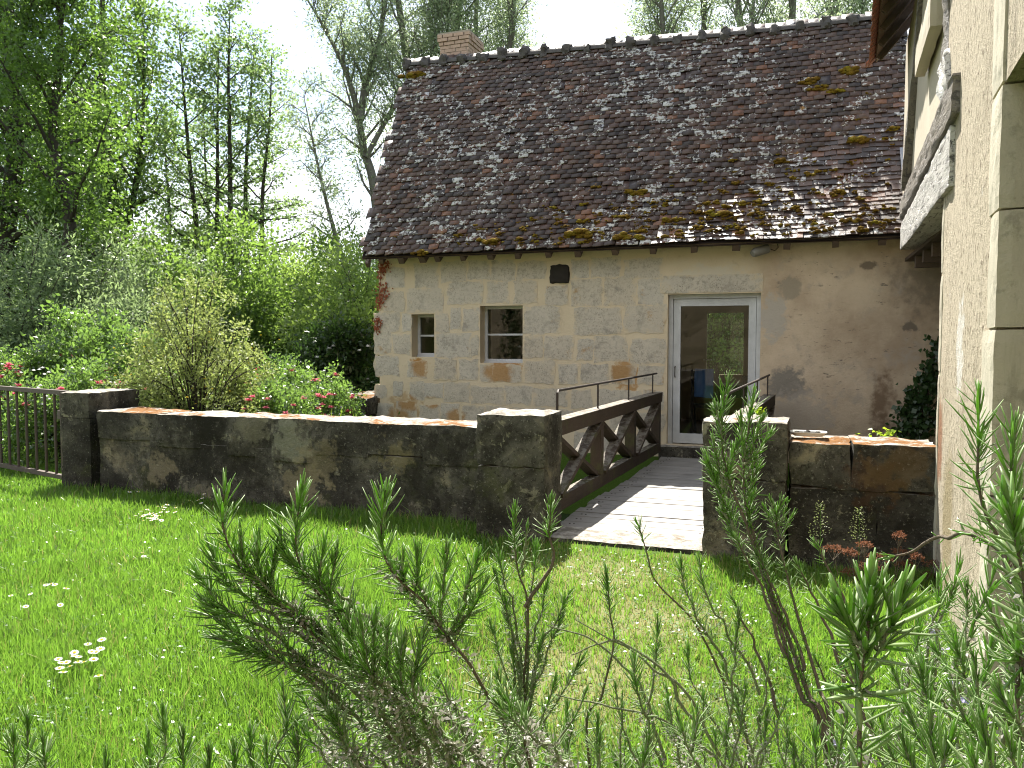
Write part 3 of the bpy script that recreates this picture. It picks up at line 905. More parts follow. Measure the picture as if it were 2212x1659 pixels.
    # ridge tiles bedded in lumps of mortar
    nr = 22
    for i in range(nr):
        u0, u1 = i / nr, (i + 1) / nr
        p, q = roof_pt(u0, 1), roof_pt(u1, 1)
        m2 = MB(); K = 7
        vs = []
        for (c, rad) in ((p, .135), (q + (p - q) * 0.02, .118)):
            for k in range(K + 1):
                an = math.pi * (k / K) * 1.0
                vs.append((c.x, c.y + .02 - rad * math.cos(an), c.z - .05 + rad * 0.85 * math.sin(an) + rr.uniform(-.004, .004)))
        m2.add(vs, [(k, k + 1, K + 2 + k, K + 1 + k) for k in range(K)])
        m2.build("ridge_tile", M["ridge_mortar"], roof, smooth=True)
        m3 = MB()
        vs, fs = rough_block(p.x - rr.uniform(.04, .10), p.x + rr.uniform(.04, .10), p.y - .15, p.y + .14, p.z - .12, p.z + .065 + rr.uniform(-.03, .04), .04, .05, .06, 9, i * 1.9)
        m3.add(vs, fs); m3.build("mortar_crest", M["ridge_mortar"], roof, smooth=True)
    # flashing against the neighbour
    m4 = MB()
    for j in range(12):
        p = roof_pt(0.975, j / 30); n = roof_n(0.975, j / 30)
        m4.v += [tuple(p + n * .075), tuple(p + n * .055 + Vector((.16, 0, 0)))]; 
    for j in range(11):
        m4.f.append((2 * j, 2 * j + 1, 2 * j + 3, 2 * j + 2)); m4.m.append(0)
    m4.build("flashing", M["lead"], roof)
    # rafter feet
    for k, px in enumerate((826, 870, 915, 948, 1003, 1062, 1120, 1187, 1250, 1330, 1412, 1500, 1590, 1700, 1805, 1905)):
        a, _ = on_b(px, 545, 11.42)
        m5 = MB(); h = rr.uniform(.07, .10)
        m5.bar((a, 11.36, EAVE - .075), (a, 11.75, EAVE + .24), rr.uniform(.075, .10), h, jit=.006)
        m5.build("rafter_foot", M["eave_wood"], roof)
    m6 = MB()
    m6.bar((A_L - .1, 11.345, EAVE - .012), (1.30, 11.345, EAVE - .012), .022, .05, jit=.006)
    m6.build("eave_board", M["eave_wood"], roof)
    m7 = MB(); m7.bar((A_L - .06, 11.42, EAVE - .12), (RL[0] + .02, B_RIDGE - .3, ridge_z(0) - .75), .05, .10); m7.build("verge_board", M["eave_wood"], roof)
    # moss cushions, thick on the lower right
    V, F = [], []; off = 0
    ico_v, ico_f = ico(1)
    def cushion(u, v, sz):
        nonlocal off
        p = roof_pt(u, v); n = roof_n(u, v)
        for _ in range(rr.randint(4, 9)):
            c = p + n * (0.045 + rr.uniform(-.005, .012)) + Vector((rr.gauss(0, sz * .9), rr.gauss(0, sz * .3), rr.gauss(0, sz * .3)))
            s_ = sz * rr.uniform(.35, .8)
            q = []
            for x in ico_v:
                k_ = 1 + 0.35 * fbm((x[0] + off, x[1], x[2]), 2.2)
                q.append((c.x + x[0] * s_ * 1.35 * k_ - org[0], c.y + x[1] * s_ * .8 * k_ - org[1], c.z + x[2] * s_ * .7 * k_ - org[2]))
            V.extend(q); F.extend(tuple(i + off for i in f) for f in ico_f); off += len(ico_v)
    for _ in range(330):
        u = rr.betavariate(3.2, 1.5); v = min(.62, abs(rr.gauss(0.04, 0.17)) * (0.25 + u * 1.05))
        cushion(u, v + .01, rr.choice([.014, .02, .02, .03, .045]))
    for (px, py, s_) in ((1065, 524, .07), (1262, 515, .085), (1345, 512, .075), (1840, 163, .08), (1752, 180, .075), (1770, 195, .06), (905, 548, .05), (1580, 470, .06), (1380, 425, .06), (1440, 485, .05), (1860, 310, .07), (1800, 200, .05), (1690, 352, .05), (900, 165, .09)):
        best = min(((roof_px(i / 80, j / 60), i / 80, j / 60) for i in range(81) for j in range(61)), key=lambda q: (q[0][0] - px) ** 2 + (q[0][1] - py) ** 2)
        for _ in range(3): cushion(best[1] + rr.gauss(0, .004), best[2], s_)
    me = bpy.data.meshes.new("roof_moss"); me.from_pydata(V, [], F); me.materials.append(M["moss"])
    me.polygons.foreach_set("use_smooth", [True] * len(me.polygons)); me.update()
    o = bpy.data.objects.new("roof_moss", me); link(o, roof); tag(o, kind="stuff")
    return roof
def ico(sub):
    import bmesh
    bm = bmesh.new(); bmesh.ops.create_icosphere(bm, subdivisions=sub, radius=1.0)
    v = [tuple(x.co) for x in bm.verts]; f = [tuple(y.index for y in x.verts) for x in bm.faces]; bm.free(); return v, f
def to_px(p):
    d = Vector(p) - Vector((0, 0, EYE))
    f = d.y * math.cos(PITCH) - d.z * math.sin(PITCH); u = d.y * math.sin(PITCH) + d.z * math.cos(PITCH)
    return 1106 + FPX * d.x / f, 829.5 - FPX * u / f
def roof_px(u, v):
    return to_px(W(*roof_pt(u, v)))
roof = build_roof()

def build_chimney():
    a0, a1, b0, b1, z0, z1 = on_b(950, 80, 14.3)[0], on_b(1012, 80, 14.3)[0], 14.3, 14.95, 6.4, on_b(950, 76, 14.3)[1]
    mb = MB(); mb.box(a0 + .012, a1 - .012, b0 + .012, b1 - .012, z0, z1 - .02)
    ch = mb.build("chimney", M["chimney_mortar"], mill)
    rr = random.Random(5)
    z = z1 - .068 * 14; k = 0
    while z < z1 - .01:
        top = z > z1 - .22; out = .035 if z > z1 - .15 else (.018 if top else 0)
        h = .058
        for face in ("f", "s"):
            L0, L1 = (a0 - out, a1 + out) if face == "f" else (b0 + .10, b1 + out)
            x = L0 - (.11 if k % 2 else 0)
            while x < L1 - .01:
                x0, x1 = max(x, L0), min(x + .21, L1)
                if x1 - x0 > .03:
                    m2 = MB(); j = rr.uniform(-.005, .005)
                    if face == "f": m2.box(x0 + .004, x1 - .004, b0 - out + j, b0 - out + .10, z, z + h)
                    else: m2.box(a1 + out - .10, a1 + out + j, x0 + .004, x1 - .004, z, z + h)
                    m2.build("brick", M["brick"], ch)
                x += .22
        z += .068; k += 1
    m3 = MB(); m3.box(a0 - .03, a1 + .03, b0 - .03, b1 + .03, z1 - .015, z1 + .02); m3.build("chimney_cap", M["chimney_mortar"], ch)
build_chimney()

def build_mill_bits():
    # spot lamp under the eave
    a, z = on_b(1643, 541, 11.5)
    t = thing("floodlight", "grey cylinder floodlight clamped under the tiled eave right of the door", "lamp", (a, 11.6, z))
    mb = MB(); mb.tube([(a - .10, 11.44, z - .05), (a - .075, 11.46, z - .03), (a + .09, 11.55, z + .03), (a + .10, 11.56, z + .03)], [.045, .062, .062, .03], 12); mb.build("lamp_body", M["lamp_grey"], t, smooth=True)
    mb = MB(); mb.tube([(a + .02, 11.52, z), (a + .05, 11.68, z + .06)], [.012, .012], 6); mb.build("bracket", M["iron"], t)
    mb = MB(); mb.tube([(a + .10, 11.56, z + .03), (a + .18, 11.6, z + .0), (a + .22, 11.66, z + .05), (a + .2, 11.68, z + .14)], [.006] * 4, 5); mb.build("cable", M["iron"], t)
    # dry creeper on the corner
    mb = MB(); rr = random.Random(9)
    for path in ([(826, 565), (822, 600), (818, 640), (824, 655)], [(835, 615), (828, 640), (818, 665)], [(822, 590), (832, 575), (838, 570)], [(818, 690), (815, 700), (813, 720)]):
        pts = []
        for (px, py) in path:
            a_, z_ = on_b(px, py, BM - .02); pts.append((a_, BM - .02, z_))
        mb.tube(pts, [.006] * len(pts), 5)
        for i in range(len(pts) - 1):
            for _ in range(26):
                t_ = rr.random(); c = Vector(pts[i]).lerp(Vector(pts[i + 1]), t_) + Vector((rr.gauss(0, .045), rr.uniform(-.02, -.0), rr.gauss(0, .045)))
                s_ = rr.uniform(.012, .03); an = rr.uniform(0, 6.28)
                d1 = Vector((math.cos(an), rr.uniform(-.4, .4), math.sin(an))) * s_; d2 = Vector((-math.sin(an), rr.uniform(-.4, .4), math.cos(an))) * s_ * .7
                mb.add([c - d1, c - d2, c + d1, c + d2], [(0, 1, 2, 3)])
    solo(mb, "creeper", M["vine_red"], "withered rust red creeper on the far corner of the mill", "creeper")
build_mill_bits()

# things in the room behind the glazed door
def build_room():
    t = thing("chair", "dark chair with a blue cloth over its back, seen through the glazed door", "chair", (-1.55, 13.6, 0.12))
    x, y = -1.55, 13.6
    for (sx, sy, h) in ((-.2, -.2, 1.05), (.2, -.2, 1.05), (-.2, .2, .45), (.2, .2, .45)):
        mb = MB(); mb.bar((x + sx, y + sy, .12), (x + sx, y + sy, .12 + h), .04, .04, up=(0, 1, 0)); mb.build("leg", M["black_wood"], t)
    mb = MB(); mb.box(x - .23, x + .23, y - .18, y + .23, .55, .60); mb.build("seat", M["black_wood"], t)
    mb = MB(); mb.box(x - .18, x + .18, y - .215, y - .185, .95, 1.12); mb.box(x - .18, x + .18, y - .215, y - .185, .72, .80); mb.build("backrest", M["black_wood"], t)
    mb = MB(); vs = []; 
    for i in range(9):
        for j in range(7):
            u, v = i / 8, j / 6
            vs.append((x - .16 + .30 * u, y - .235 - .015 * math.sin(u * 9 + v), 1.19 - .45 * v - .03 * u * v))
    cl_f = [(i * 7 + j, (i + 1) * 7 + j, (i + 1) * 7 + j + 1, i * 7 + j + 1) for i in range(8) for j in range(6)]
    n0 = len(vs); mb.add(vs, cl_f); mb.add([(p[0], p[1] + .012, p[2]) for p in vs], [tuple(reversed(f)) for f in cl_f])
    solo(mb, "cloth", M["blue_cloth"], "blue cloth hung over the chair back behind the glass", "cloth", smooth=True)
    t = thing("desk", "dark wooden desk under the back window inside the mill", "desk", (-1.1, 14.6, .12))
    mb = MB(); mb.box(-1.45, -.45, 14.3, 15.0, .84, .88); mb.build("desktop", M["black_wood"], t)
    for (px, py) in ((-1.40, 14.35), (-.5, 14.35), (-1.40, 14.95), (-.5, 14.95)):
        mb = MB(); mb.box(px - .03, px + .03, py - .03, py + .03, .12, .84); mb.build("leg", M["black_wood"], t)
    mb = MB(); mb.box(-1.40, -.5, 14.34, 14.37, .66, .84); mb.build("apron", M["black_wood"], t)
    t = thing("table_lamp", "black table lamp with a tapered dark shade on the desk inside", "lamp", (-.72, 14.5, .88))
    mb = MB(); mb.tube([(-.72, 14.5, .88), (-.72, 14.5, .91), (-.72, 14.5, .92), (-.72, 14.5, 1.1), (-.72, 14.5, 1.5)], [.09, .09, .02, .035, .012], 10); mb.build("stand", M["black_wood"], t, smooth=True)
    mb = MB(); mb.tube([(-.72, 14.5, 1.45), (-.72, 14.5, 1.82)], [.16, .11], 14, cap=False); mb.build("lamp_shade", M["lamp_shade"], t, smooth=True)
    mb = MB(); mb.tube([(-1.0, 14.45, .88), (-1.0, 14.45, .92), (-1.0, 14.45, .99), (-1.0, 14.45, 1.04)], [.03, .05, .055, .045], 10)
    solo(mb, "cup", M["black_wood"], "small dark cup on the desk beside the lamp", "cup", smooth=True)
build_room()
# ------------------------------------------------------------------ house on the right
def LA(b): return 0.87 + (b - 6.35) * 0.047
def build_house():
    hs = thing("plastered_house", "rough plastered house with weathered timbers close by on the right edge", "house", (1.2, 4.5, 0))
    def slab(name, b0, b1, z0, z1, mat, off=0.0, th=0.5, part=None, sub=1):
        mb = MB()
        mb.prism([(LA(b0) - off, b0), (LA(b0) - off + th, b0), (LA(b1) - off + th, b1), (LA(b1) - off, b1)], z0, z1)
        return mb.build(name, mat, part or hs)
    slab("wall", 3.98, 6.35, -.3, 5.55, M["rough_plaster"])                       # pillar beside the low wall
    slab("wall", -3.0, 2.85, -.3, 5.55, M["rough_plaster"])                       # beyond the doorway, beside the viewer
    slab("upper_wall", 2.85, 3.98, 2.725, 5.55, M["rough_plaster"])
    slab("upper_wall", 6.35, 6.80, 2.725, 5.55, M["rough_plaster"])
    slab("infill_panel", 6.80, 11.95, 3.30, 5.5, M["smooth_plaster"], -.012)
    # jamb stones of the doorway: each block turns the corner
    zs = [-.3, .32, .98, 1.70, 2.20, 2.72]
    for i in range(5):
        mb = MB(); L = (.34, .22, .36, .24, .30)[i]
        vs, fs = rough_block(0, .52, 0, L, zs[i] + .002, zs[i + 1] - .002, .06, .014, .005, 5, i * 1.7)
        b0 = 3.93
        mb.add([(LA(b0 + p.y) - .014 + p.x, b0 + p.y, p.z) for p in vs], fs)
        mb.build("jamb_stone", M["ashlar"], hs, smooth=False)
    mb = MB(); vs, fs = rough_block(0, .52, 0, .30, 2.726, 3.25, .08, .012, .004, 4, 9.7)
    mb.add([(LA(3.93 + p.y) - .014 + p.x, 3.93 + p.y, p.z) for p in vs], fs); mb.build("jamb_stone", M["ashlar"], hs)
    # far corner quoins
    for i, (z0, z1, L) in enumerate(((-.2, .55, .16), (.56, 1.42, .10), (1.43, 2.1, .15), (2.11, 2.6, .11))):
        mb = MB(); vs, fs = rough_block(0, .5, 0, L, z0, z1 - .006, .07, .02, .006, 4, i * 2.9 + 20)
        mb.add([(LA(6.36 - L + p.y) - .010 + p.x, 6.37 - L + p.y, p.z) for p in vs], fs)
        mb.build("quoin", M["ashlar"], hs)
    # two heavy plates carrying the upper floor over the passage
    def beam(name, b0, b1, zlo0, zhi0, zlo1, zhi1, off, mat, seed, amp=.011):
        mb = MB(); vs, fs = rough_block(0, .26, 0, b1 - b0, 0, 1, .07, .02, amp, 4.5, seed)
        out = []
        for p in vs:
            t_ = p.y / (b1 - b0); lo = zlo0 + (zlo1 - zlo0) * t_; hi = zhi0 + (zhi1 - zhi0) * t_
            wav = .012 * math.sin(t_ * 5 + seed)
            out.append((LA(b0 + p.y) - off + p.x + .0, b0 + p.y, lo + (hi - lo) * p.z + wav))
        mb.add(out, fs); return mb.build(name, mat, hs, smooth=True)
    beam("plate_beam", 5.75, 11.3, 2.60, 2.98, 2.78, 3.10, .035, M["silver_timber"], 1.3)
    beam("sill_beam", 5.55, 11.3, 3.02, 3.26, 3.14, 3.36, .05, M["grey_timber"], 4.1)
    # broken post with plaster fallen off round it
    mb = MB(); vs, fs = rough_block(0, .12, 0, .55, 3.26, 3.62, .06, .06, .05, 4, 3.0)
    mb.add([(LA(6.05 + p.y) - .025 + p.x, 6.05 + p.y + (p.z - 3.26) * .5, p.z) for p in vs], fs); mb.build("post_foot", M["silver_timber"], hs, smooth=True)
    mb = MB(); vs, fs = rough_block(0, .12, 0, .20, 3.5, 5.45, .07, .03, .03, 4, 7.0)
    mb.add([(LA(6.30 + p.y) - .02 + p.x, 6.30 + p.y, p.z) for p in vs], fs); mb.build("post", M["grey_timber"], hs, smooth=True)
    mb = MB(); vs, fs = rough_block(0, .12, 0, .14, 3.36, 5.45, .07, .02, .015, 4, 8.0)
    mb.add([(LA(8.6 + p.y) - .01 + p.x, 8.6 + p.y + (5.6 - p.z) * .75, p.z) for p in vs], fs); mb.build("brace", M["grey_timber"], hs, smooth=True)
    # board under the eave
    mb = MB(); vs, fs = rough_block(0, .09, 0, 1.55, 3.90, 4.16, .1, .012, .006, 3, 2.0)
    mb.add([(LA(6.62 + p.y) - .10 + p.x, 6.62 + p.y, p.z + p.y * .06) for p in vs], fs); mb.build("eave_bracket", M["smooth_plaster"], hs)
    # passage: ceiling and inner wall
    mb = MB(); mb.box(1.16, 3.4, 6.4, 11.6, 2.66, 2.70); mb.build("passage_ceiling", M["eave_wood"], hs)
    for k in range(7):
        mb = MB(); mb.box(1.2, 3.4, 6.6 + k * .7, 6.72 + k * .7, 2.52, 2.658); mb.build("joist", M["eave_wood"], hs)
    mb = MB(); mb.box(3.4, 3.6, -3, 11.6, -.3, 5.5); mb.build("side_wall", M["smooth_plaster"], hs)
    mb = MB(); mb.prism([(LA(6.35) + .5, 6.05), (3.4, 6.05), (3.4, 6.35), (LA(6.35) + .5, 6.35)], -.3, 2.655); mb.build("cross_wall", M["rough_plaster"], hs)
    mb = MB(); mb.box(LA(-3) + .5, 3.4, -3.2, 6.0, 2.73, 2.78); mb.build("room_ceiling", M["soffit_wood"], hs)
    mb = MB(); mb.box(LA(-3) + .5, 3.4, -3.2, -3.0, -.3, 5.5); mb.build("gable_wall", M["rough_plaster"], hs)
    # roof with open eave
    bE = 11.7
    e_a, e_z = LA(11.7) - .36, 5.22
    def rp(s, b): return (e_a + s * .64 + (b - bE) * .047, b, e_z + s * .77)
    mb = MB(); L = 4.2
    vs = [rp(0, -3.2), rp(0, bE), rp(L, bE), rp(L, -3.2)]
    mb.add([(p[0] - .02, p[1], p[2] + .05) for p in vs], [(0, 1, 2, 3)])
    rf = mb.build("roof", M["under_tile"], hs)
    for k in range(16):                              # soffit boards, one after the other up the slope
        s0, s1 = .02 + k * .115, .02 + k * .115 + .108
        mb = MB(); j = rnd.uniform(-.004, .004)
        q = [rp(s0, 1.0), rp(s0, bE - .05 + j * 4), rp(s1, bE - .05 + j * 4), rp(s1, 1.0)]
        mb.add([(p[0], p[1], p[2] + j) for p in q] + [(p[0] - .012, p[1], p[2] + .016 + j) for p in q],
               [(0, 1, 2, 3), (7, 6, 5, 4), (0, 4, 5, 1), (1, 5, 6, 2), (2, 6, 7, 3), (3, 7, 4, 0)])
        mb.build("soffit_board", M["soffit_wood"], rf)
    for k in range(16):
        b = bE - .28 - k * .52
        mb = MB(); p, q = rp(.06, b), rp(1.6, b)
        mb.bar((p[0], b, p[2] - .05), (q[0], b, q[2] - .05), .07, .09); mb.build("rafter", M["eave_wood"], rf)
    rr = random.Random(31)
    # eave course tiles, their ends seen from below
    n_t = 30
    for k in range(n_t):
        b0 = bE - k * .165
        for lay in (0, 1):
            mb = MB(); j = rr.uniform(-.012, .012); s0 = -.085 + lay * .05 + j; s1 = s0 + .22
            p0, p1 = rp(s0, b0), rp(s1, b0); w = .158
            o_ = (-.015 - lay * .017, .05 + lay * .016)
            q = [(p0[0] + o_[0], b0, p0[2] + o_[1]), (p0[0] + o_[0], b0 - w, p0[2] + o_[1]), (p1[0] + o_[0], b0 - w, p1[2] + o_[1]), (p1[0] + o_[0], b0, p1[2] + o_[1])]
            mb.add(q + [(x - .009, y, z + .012) for x, y, z in q], [(0, 1, 2, 3), (7, 6, 5, 4), (0, 4, 5, 1), (1, 5, 6, 2), (2, 6, 7, 3), (3, 7, 4, 0)])
            mb.build("tile", M["red_tile"], rf)
    for k in range(22):                               # verge tiles at the far end
        s0 = -.08 + k * .10
        mb = MB(); p0, p1 = rp(s0, bE), rp(s0 + .2, bE)
        q = [(p0[0] - .05, bE - .02, p0[2] + .085), (p0[0] - .05, bE + .09, p0[2] + .075), (p1[0] - .05, bE + .09, p1[2] + .065), (p1[0] - .05, bE - .02, p1[2] + .065)]
        mb.add(q + [(x - .01, y, z + .013) for x, y, z in q], [(0, 1, 2, 3), (7, 6, 5, 4), (0, 4, 5, 1), (1, 5, 6, 2), (2, 6, 7, 3), (3, 7, 4, 0)])
        mb.build("tile", M["red_tile"], rf)
build_house()

# ------------------------------------------------------------------ walls, piers, gate
def ax(px, B): return on_b(px, 900, B)[0]

def stone_obj(name, parent, mat, *args, **kw):
    mb = MB(); vs, fs = rough_block(*args, **kw); mb.add(vs, fs); return mb.build(name, mat, parent, smooth=True)

def build_left_wall():
    rr = random.Random(41)
    wl = thing("garden_wall", "long low blackened stone wall between the lawn and the flower garden", "wall", (-5, 6.85, 0))
    joints = [ax(p, 6.66) for p in (188, 323, 478, 581, 673, 794, 917, 1040)]
    hts = [.30, .34, .40, .42, .34, .30, .36]
    def fb(a): return 6.60 + (-(a + 2.6)) * 0.045      # front face runs back slightly to the left
    for i in range(7):
        a0, a1 = joints[i] + .001, joints[i + 1] - .001
        f0 = fb((a0 + a1) / 2)
        zt = .875 + rr.uniform(-.012, .012)
        stone_obj("coping_stone", wl, M["garden_stone_mossy"] if i in (0, 3, 6) else M["garden_stone"], a0, a1, f0 - .004 + rr.uniform(-.006, .006), f0 + .55,
                  zt - hts[i], zt, cell=.045, rad=.012, amp=.022, freq=2.2, seed=7)
    lo = [joints[0], -6.6, -5.9, -5.2, -4.55, -3.7, -3.1, joints[-1]]
    for i in range(7):
        a0, a1 = lo[i] + .0005, lo[i + 1] - .0005; f0 = fb((a0 + a1) / 2)
        zt = .875 - .30
        stone_obj("wall_stone", wl, M["garden_stone"], a0, a1, f0 + .012, f0 + .52, -.15, zt, cell=.05, rad=.006, amp=.022, freq=2.2, seed=7)
    core = MB()
    core.prism([(joints[0], fb(joints[0]) + .06), (joints[-1], fb(joints[-1]) + .06), (joints[-1], fb(joints[-1]) + .48), (joints[0], fb(joints[0]) + .48)], -.15, .80)
    core.build("wall_core", M["garden_stone"], wl)
    # gate pier
    gp = thing("gate_pier", "square blackened stone pier beside the iron gate", "pier", (-7.6, 7.1, 0))
    stone_obj("cap_stone", gp, M["pier_stone"], -7.86, -7.42, 6.76, 7.50, .78, 1.075, cell=.05, rad=.02, amp=.022, freq=3, seed=51)
    stone_obj("wall_stone", gp, M["garden_stone"], -7.85, -7.42, 6.77, 7.48, -.15, .79, cell=.06, rad=.006, amp=.02, freq=3, seed=51)
    # piers at the bridge head
    for nm, lab, (a0, a1), sd in (("bridge_pier", "square blackened stone pier at the left of the footbridge head", (-2.62, -2.0), 60),
                                  ("bridge_pier", "square blackened stone pier at the right of the footbridge, behind tall rosemary", (-.74, -.12), 70)):
        p = thing(nm, lab, "pier", ((a0 + a1) / 2, 6.5, 0), "stone piers at the bridge head")
        stone_obj("cap_stone", p, M["pier_stone"], a0, a1, 6.28, 6.80, .598, 1.04, cell=.045, rad=.022, amp=.024, freq=3.2, seed=sd)
        stone_obj("wall_stone", p, M["garden_stone"], a0 + .01, a1 - .01, 6.295, 6.79, -.15, .596, cell=.05, rad=.008, amp=.024, freq=3.2, seed=sd)
    # right low wall
    wr = thing("low_wall", "low stone wall with orange moss between the right pier and the plastered house", "wall", (.38, 6.6, 0))
    jn = [-.11, .32, LA(6.4) + .02]
    for i in range(2):
        stone_obj("coping_stone", wr, M["garden_stone_mossy"], jn[i] + .001, jn[i + 1] - .001, 6.36, 6.88, .56, .895 + .008 * i, cell=.045, rad=.014, amp=.022, freq=3, seed=80)
    jn2 = [-.11, .50, LA(6.4) + .02]
    for i in range(2):
        stone_obj("wall_stone", wr, M["garden_stone"], jn2[i] + .001, jn2[i + 1] - .001, 6.375, 6.86, -.15, .556, cell=.05, rad=.010, amp=.026, freq=3, seed=80)
    # bank wall running back beside the mill
    bw = thing("bank_wall", "short mossy bank wall meeting the far left corner of the mill", "wall", (-7.0, 13, 0))
    for i, (b0, b1) in enumerate(((11.3, 12.4), (12.41, 13.6), (13.61, 15.2))):
        stone_obj("coping_stone", bw, M["garden_stone_mossy"], -7.45, -6.60, b0, b1, .45, .74, cell=.08, rad=.04, amp=.03, freq=2.4, seed=100 + i)
        stone_obj("wall_stone", bw, M["garden_stone"], -7.42, -6.62, b0 + .02, b1, -.4, .445, cell=.1, rad=.03, amp=.03, freq=2.4, seed=110 + i)
    # stone edging of the path beyond the gate
    kb = thing("edging_stones", "row of pale flat edging stones beyond the iron gate", "kerb", (-9.5, 8.2, 0))
    for i in range(6):
        a0 = -11.2 + i * .58
        c0 = W(a0, 0)
        stone_obj("edging_stone", kb, M["pier_stone"], a0, a0 + .56, 8.45 + .02 * i, 8.95 + .02 * i, -.05, .16 + rr.uniform(-.015, .015), cell=.08, rad=.03, amp=.015, freq=3, seed=120 + i)
build_left_wall()

def build_gate():
    g = thing("iron_gate", "brown iron bar gate left of the stone pier", "gate", (-8.6, 7.0, 0))
    p0 = Vector((-7.93, 6.90, 0)); p1 = Vector((-10.2, 7.52, 0))
    d = (p1 - p0)
    def P(t_, z): q = p0 + d * t_; return (q.x, q.y, z)
    mb = MB(); mb.bar(P(0, 0.0), P(0, 1.08), .075, .075, up=(0, 1, 0)); mb.build("gate_post", M["gate_iron"], g)
    mb = MB(); mb.bar(P(0.012, 1.055), P(1, 1.055), .055, .05); mb.build("top_rail", M["gate_iron"], g)
    mb = MB(); mb.bar(P(0.012, .08), P(1, .08), .055, .05); mb.build("bottom_rail", M["gate_iron"], g)
    n = 10
    for i in range(1, n):
        t_ = i / n
        mb = MB(); mb.tube([P(t_, .08), P(t_, 1.05)], [.017] * 2, 8); mb.build("bar", M["gate_iron"], g, smooth=True)
    mb = MB(); mb.bar(P(0.02, .80), P(.055, .80), .05, .10); mb.build("latch", M["gate_iron"], g)
build_gate()

# ------------------------------------------------------------------ footbridge
def build_bridge():
    br = thing("footbridge", "timber footbridge with cross braced railings leading to the glazed door", "bridge", (-1.4, 9.0, 0))
    # skewed a little: centre line shifts right towards the door
    def sk(b): return (b - 6.9) * 0.043
    aL, aR = -2.10, -.74
    b = 6.90; i = 0; rr = random.Random(17)
    while b < 11.45:
        w = rr.uniform(.185, .235)
        mb = MB(); e0, e1 = rr.uniform(-.03, .02), rr.uniform(-.02, .03)
        zt = -.004 + rr.uniform(-.004, .004)
        x0, x1 = aL + sk(b) + e0, aR + sk(b) + e1
        g = .012
        vs, fs = rough_block(x0, x1, b, b + w - g, zt - .05, zt, .12, .006, .002, 5, i)
        mb.add(vs, fs); pl = mb.build("plank", M["deck_wood"], br)
        nl = MB()
        for xx in (x0 + .10, x0 + .14, x1 - .12):
            nl.tube([(xx, b + w * .45, zt - .001), (xx, b + w * .45, zt + .003)], [.010, .008], 7)
        nl.build("nail_heads", M["nail_rust"], pl)
        b += w; i += 1
    for xx in (-1.95, -.85):
        mb = MB(); mb.bar((xx, 6.85, -.15), (xx + sk(11.6), 11.6, -.15), .14, .18); mb.build("bearer", M["bridge_wood"], br)
    mb = MB(); vs, fs = rough_block(-2.02, -.72, 6.40, 6.885, -.2, .006, .06, .02, .012, 4, 3); mb.add(vs, fs); mb.build("sill_stone", M["pier_stone"], br, smooth=True)
    for side, a0 in (("l", -2.17), ("r", -.66)):
        def P(b_, z, o=0.0): return (a0 + o + sk(b_), b_, z)
        b0, b1 = 6.95, 11.42
        rl = MB(); rl.bar(P(b0, .855), P(b1, .855), .15, .135, jit=.004); rail = rl.build("top_rail", M["bridge_wood"], br)
        rl = MB(); rl.bar(P(b0, .145), P(b1, .145), .11, .13, jit=.004); rl.build("bottom_rail", M["bridge_wood"], br)
        npan = 3
        bs = [b0 + .06 + (b1 - b0 - .12) * k / npan for k in range(npan + 1)]
        for k in range(npan + 1):
            pm = MB(); pm.bar(P(bs[k], .211), P(bs[k], .786), .115, .13, up=(0, 1, 0), jit=.003); pm.build("post", M["bridge_wood"], br)
        for k in range(npan):
            lo, hi = bs[k] + .075, bs[k + 1] - .075
            for (z0, z1, o) in ((.225, .775, .022), (.775, .225, -.022)):
                bm_ = MB(); bm_.bar(P(lo, z0, o), P(hi, z1, o), .042, .12, up=(1, 0, 0), jit=.003)
                bm_.build("brace", M["bridge_wood"], br)
        h = MB(); h.tube([P(b0 + .2, .92), P(b0 + .2, 1.17), P(b0 + .24, 1.185), P(b1 - .05, 1.185)], [.013] * 4, 8)
        h.build("hand_rail", M["iron"], br, smooth=True)
        for k in range(1, 4):
            b_ = b0 + .2 + (b1 - b0 - .3) * k / 3.15
            h = MB(); h.tube([P(b_, .92), P(b_, 1.18)], [.010] * 2, 8); h.build("baluster", M["iron"], br, smooth=True)
build_bridge()

def build_tray():
    a0, b0, z = .02, 6.60, .915
    t = thing("tray", "small white rimmed tray of ashes on the mossy low wall", "tray", (a0, b0, z))
    mb = MB(); ring = []
    N_ = 28
    prof = ((0.78, .004), (0.92, .028), (1.0, .030), (1.0, .036), (.90, .034), (.76, .010), (0.0, .010))
    for (s, zz) in prof:
        for k in range(N_):
            an = 2 * math.pi * k / N_
            cx, cy = math.copysign(abs(math.cos(an)) ** .5, math.cos(an)), math.copysign(abs(math.sin(an)) ** .5, math.sin(an))
            ring.append((a0 + cx * .135 * s, b0 + cy * .085 * s, z + zz))
    mb.add(ring, [(i * N_ + k, i * N_ + (k + 1) % N_, (i + 1) * N_ + (k + 1) % N_, (i + 1) * N_ + k) for i in range(len(prof) - 1) for k in range(N_)])
    mb.build("dish", M["tray_white"], t, smooth=True)
    rr = random.Random(2); mb = MB()
    for _ in range(40):
        c = (a0 + rr.uniform(-.09, .09), b0 + rr.uniform(-.05, .05), z + .014 + rr.uniform(0, .018)); s = rr.uniform(.006, .015)
        vs, fs = rough_block(c[0] - s, c[0] + s, c[1] - s, c[1] + s, c[2] - s * .6, c[2] + s * .6, s, s * .4, s * .3, 30, c[0])
        mb.add(vs, fs)
    mb.build("ashes", M["ash"], t)
build_tray()

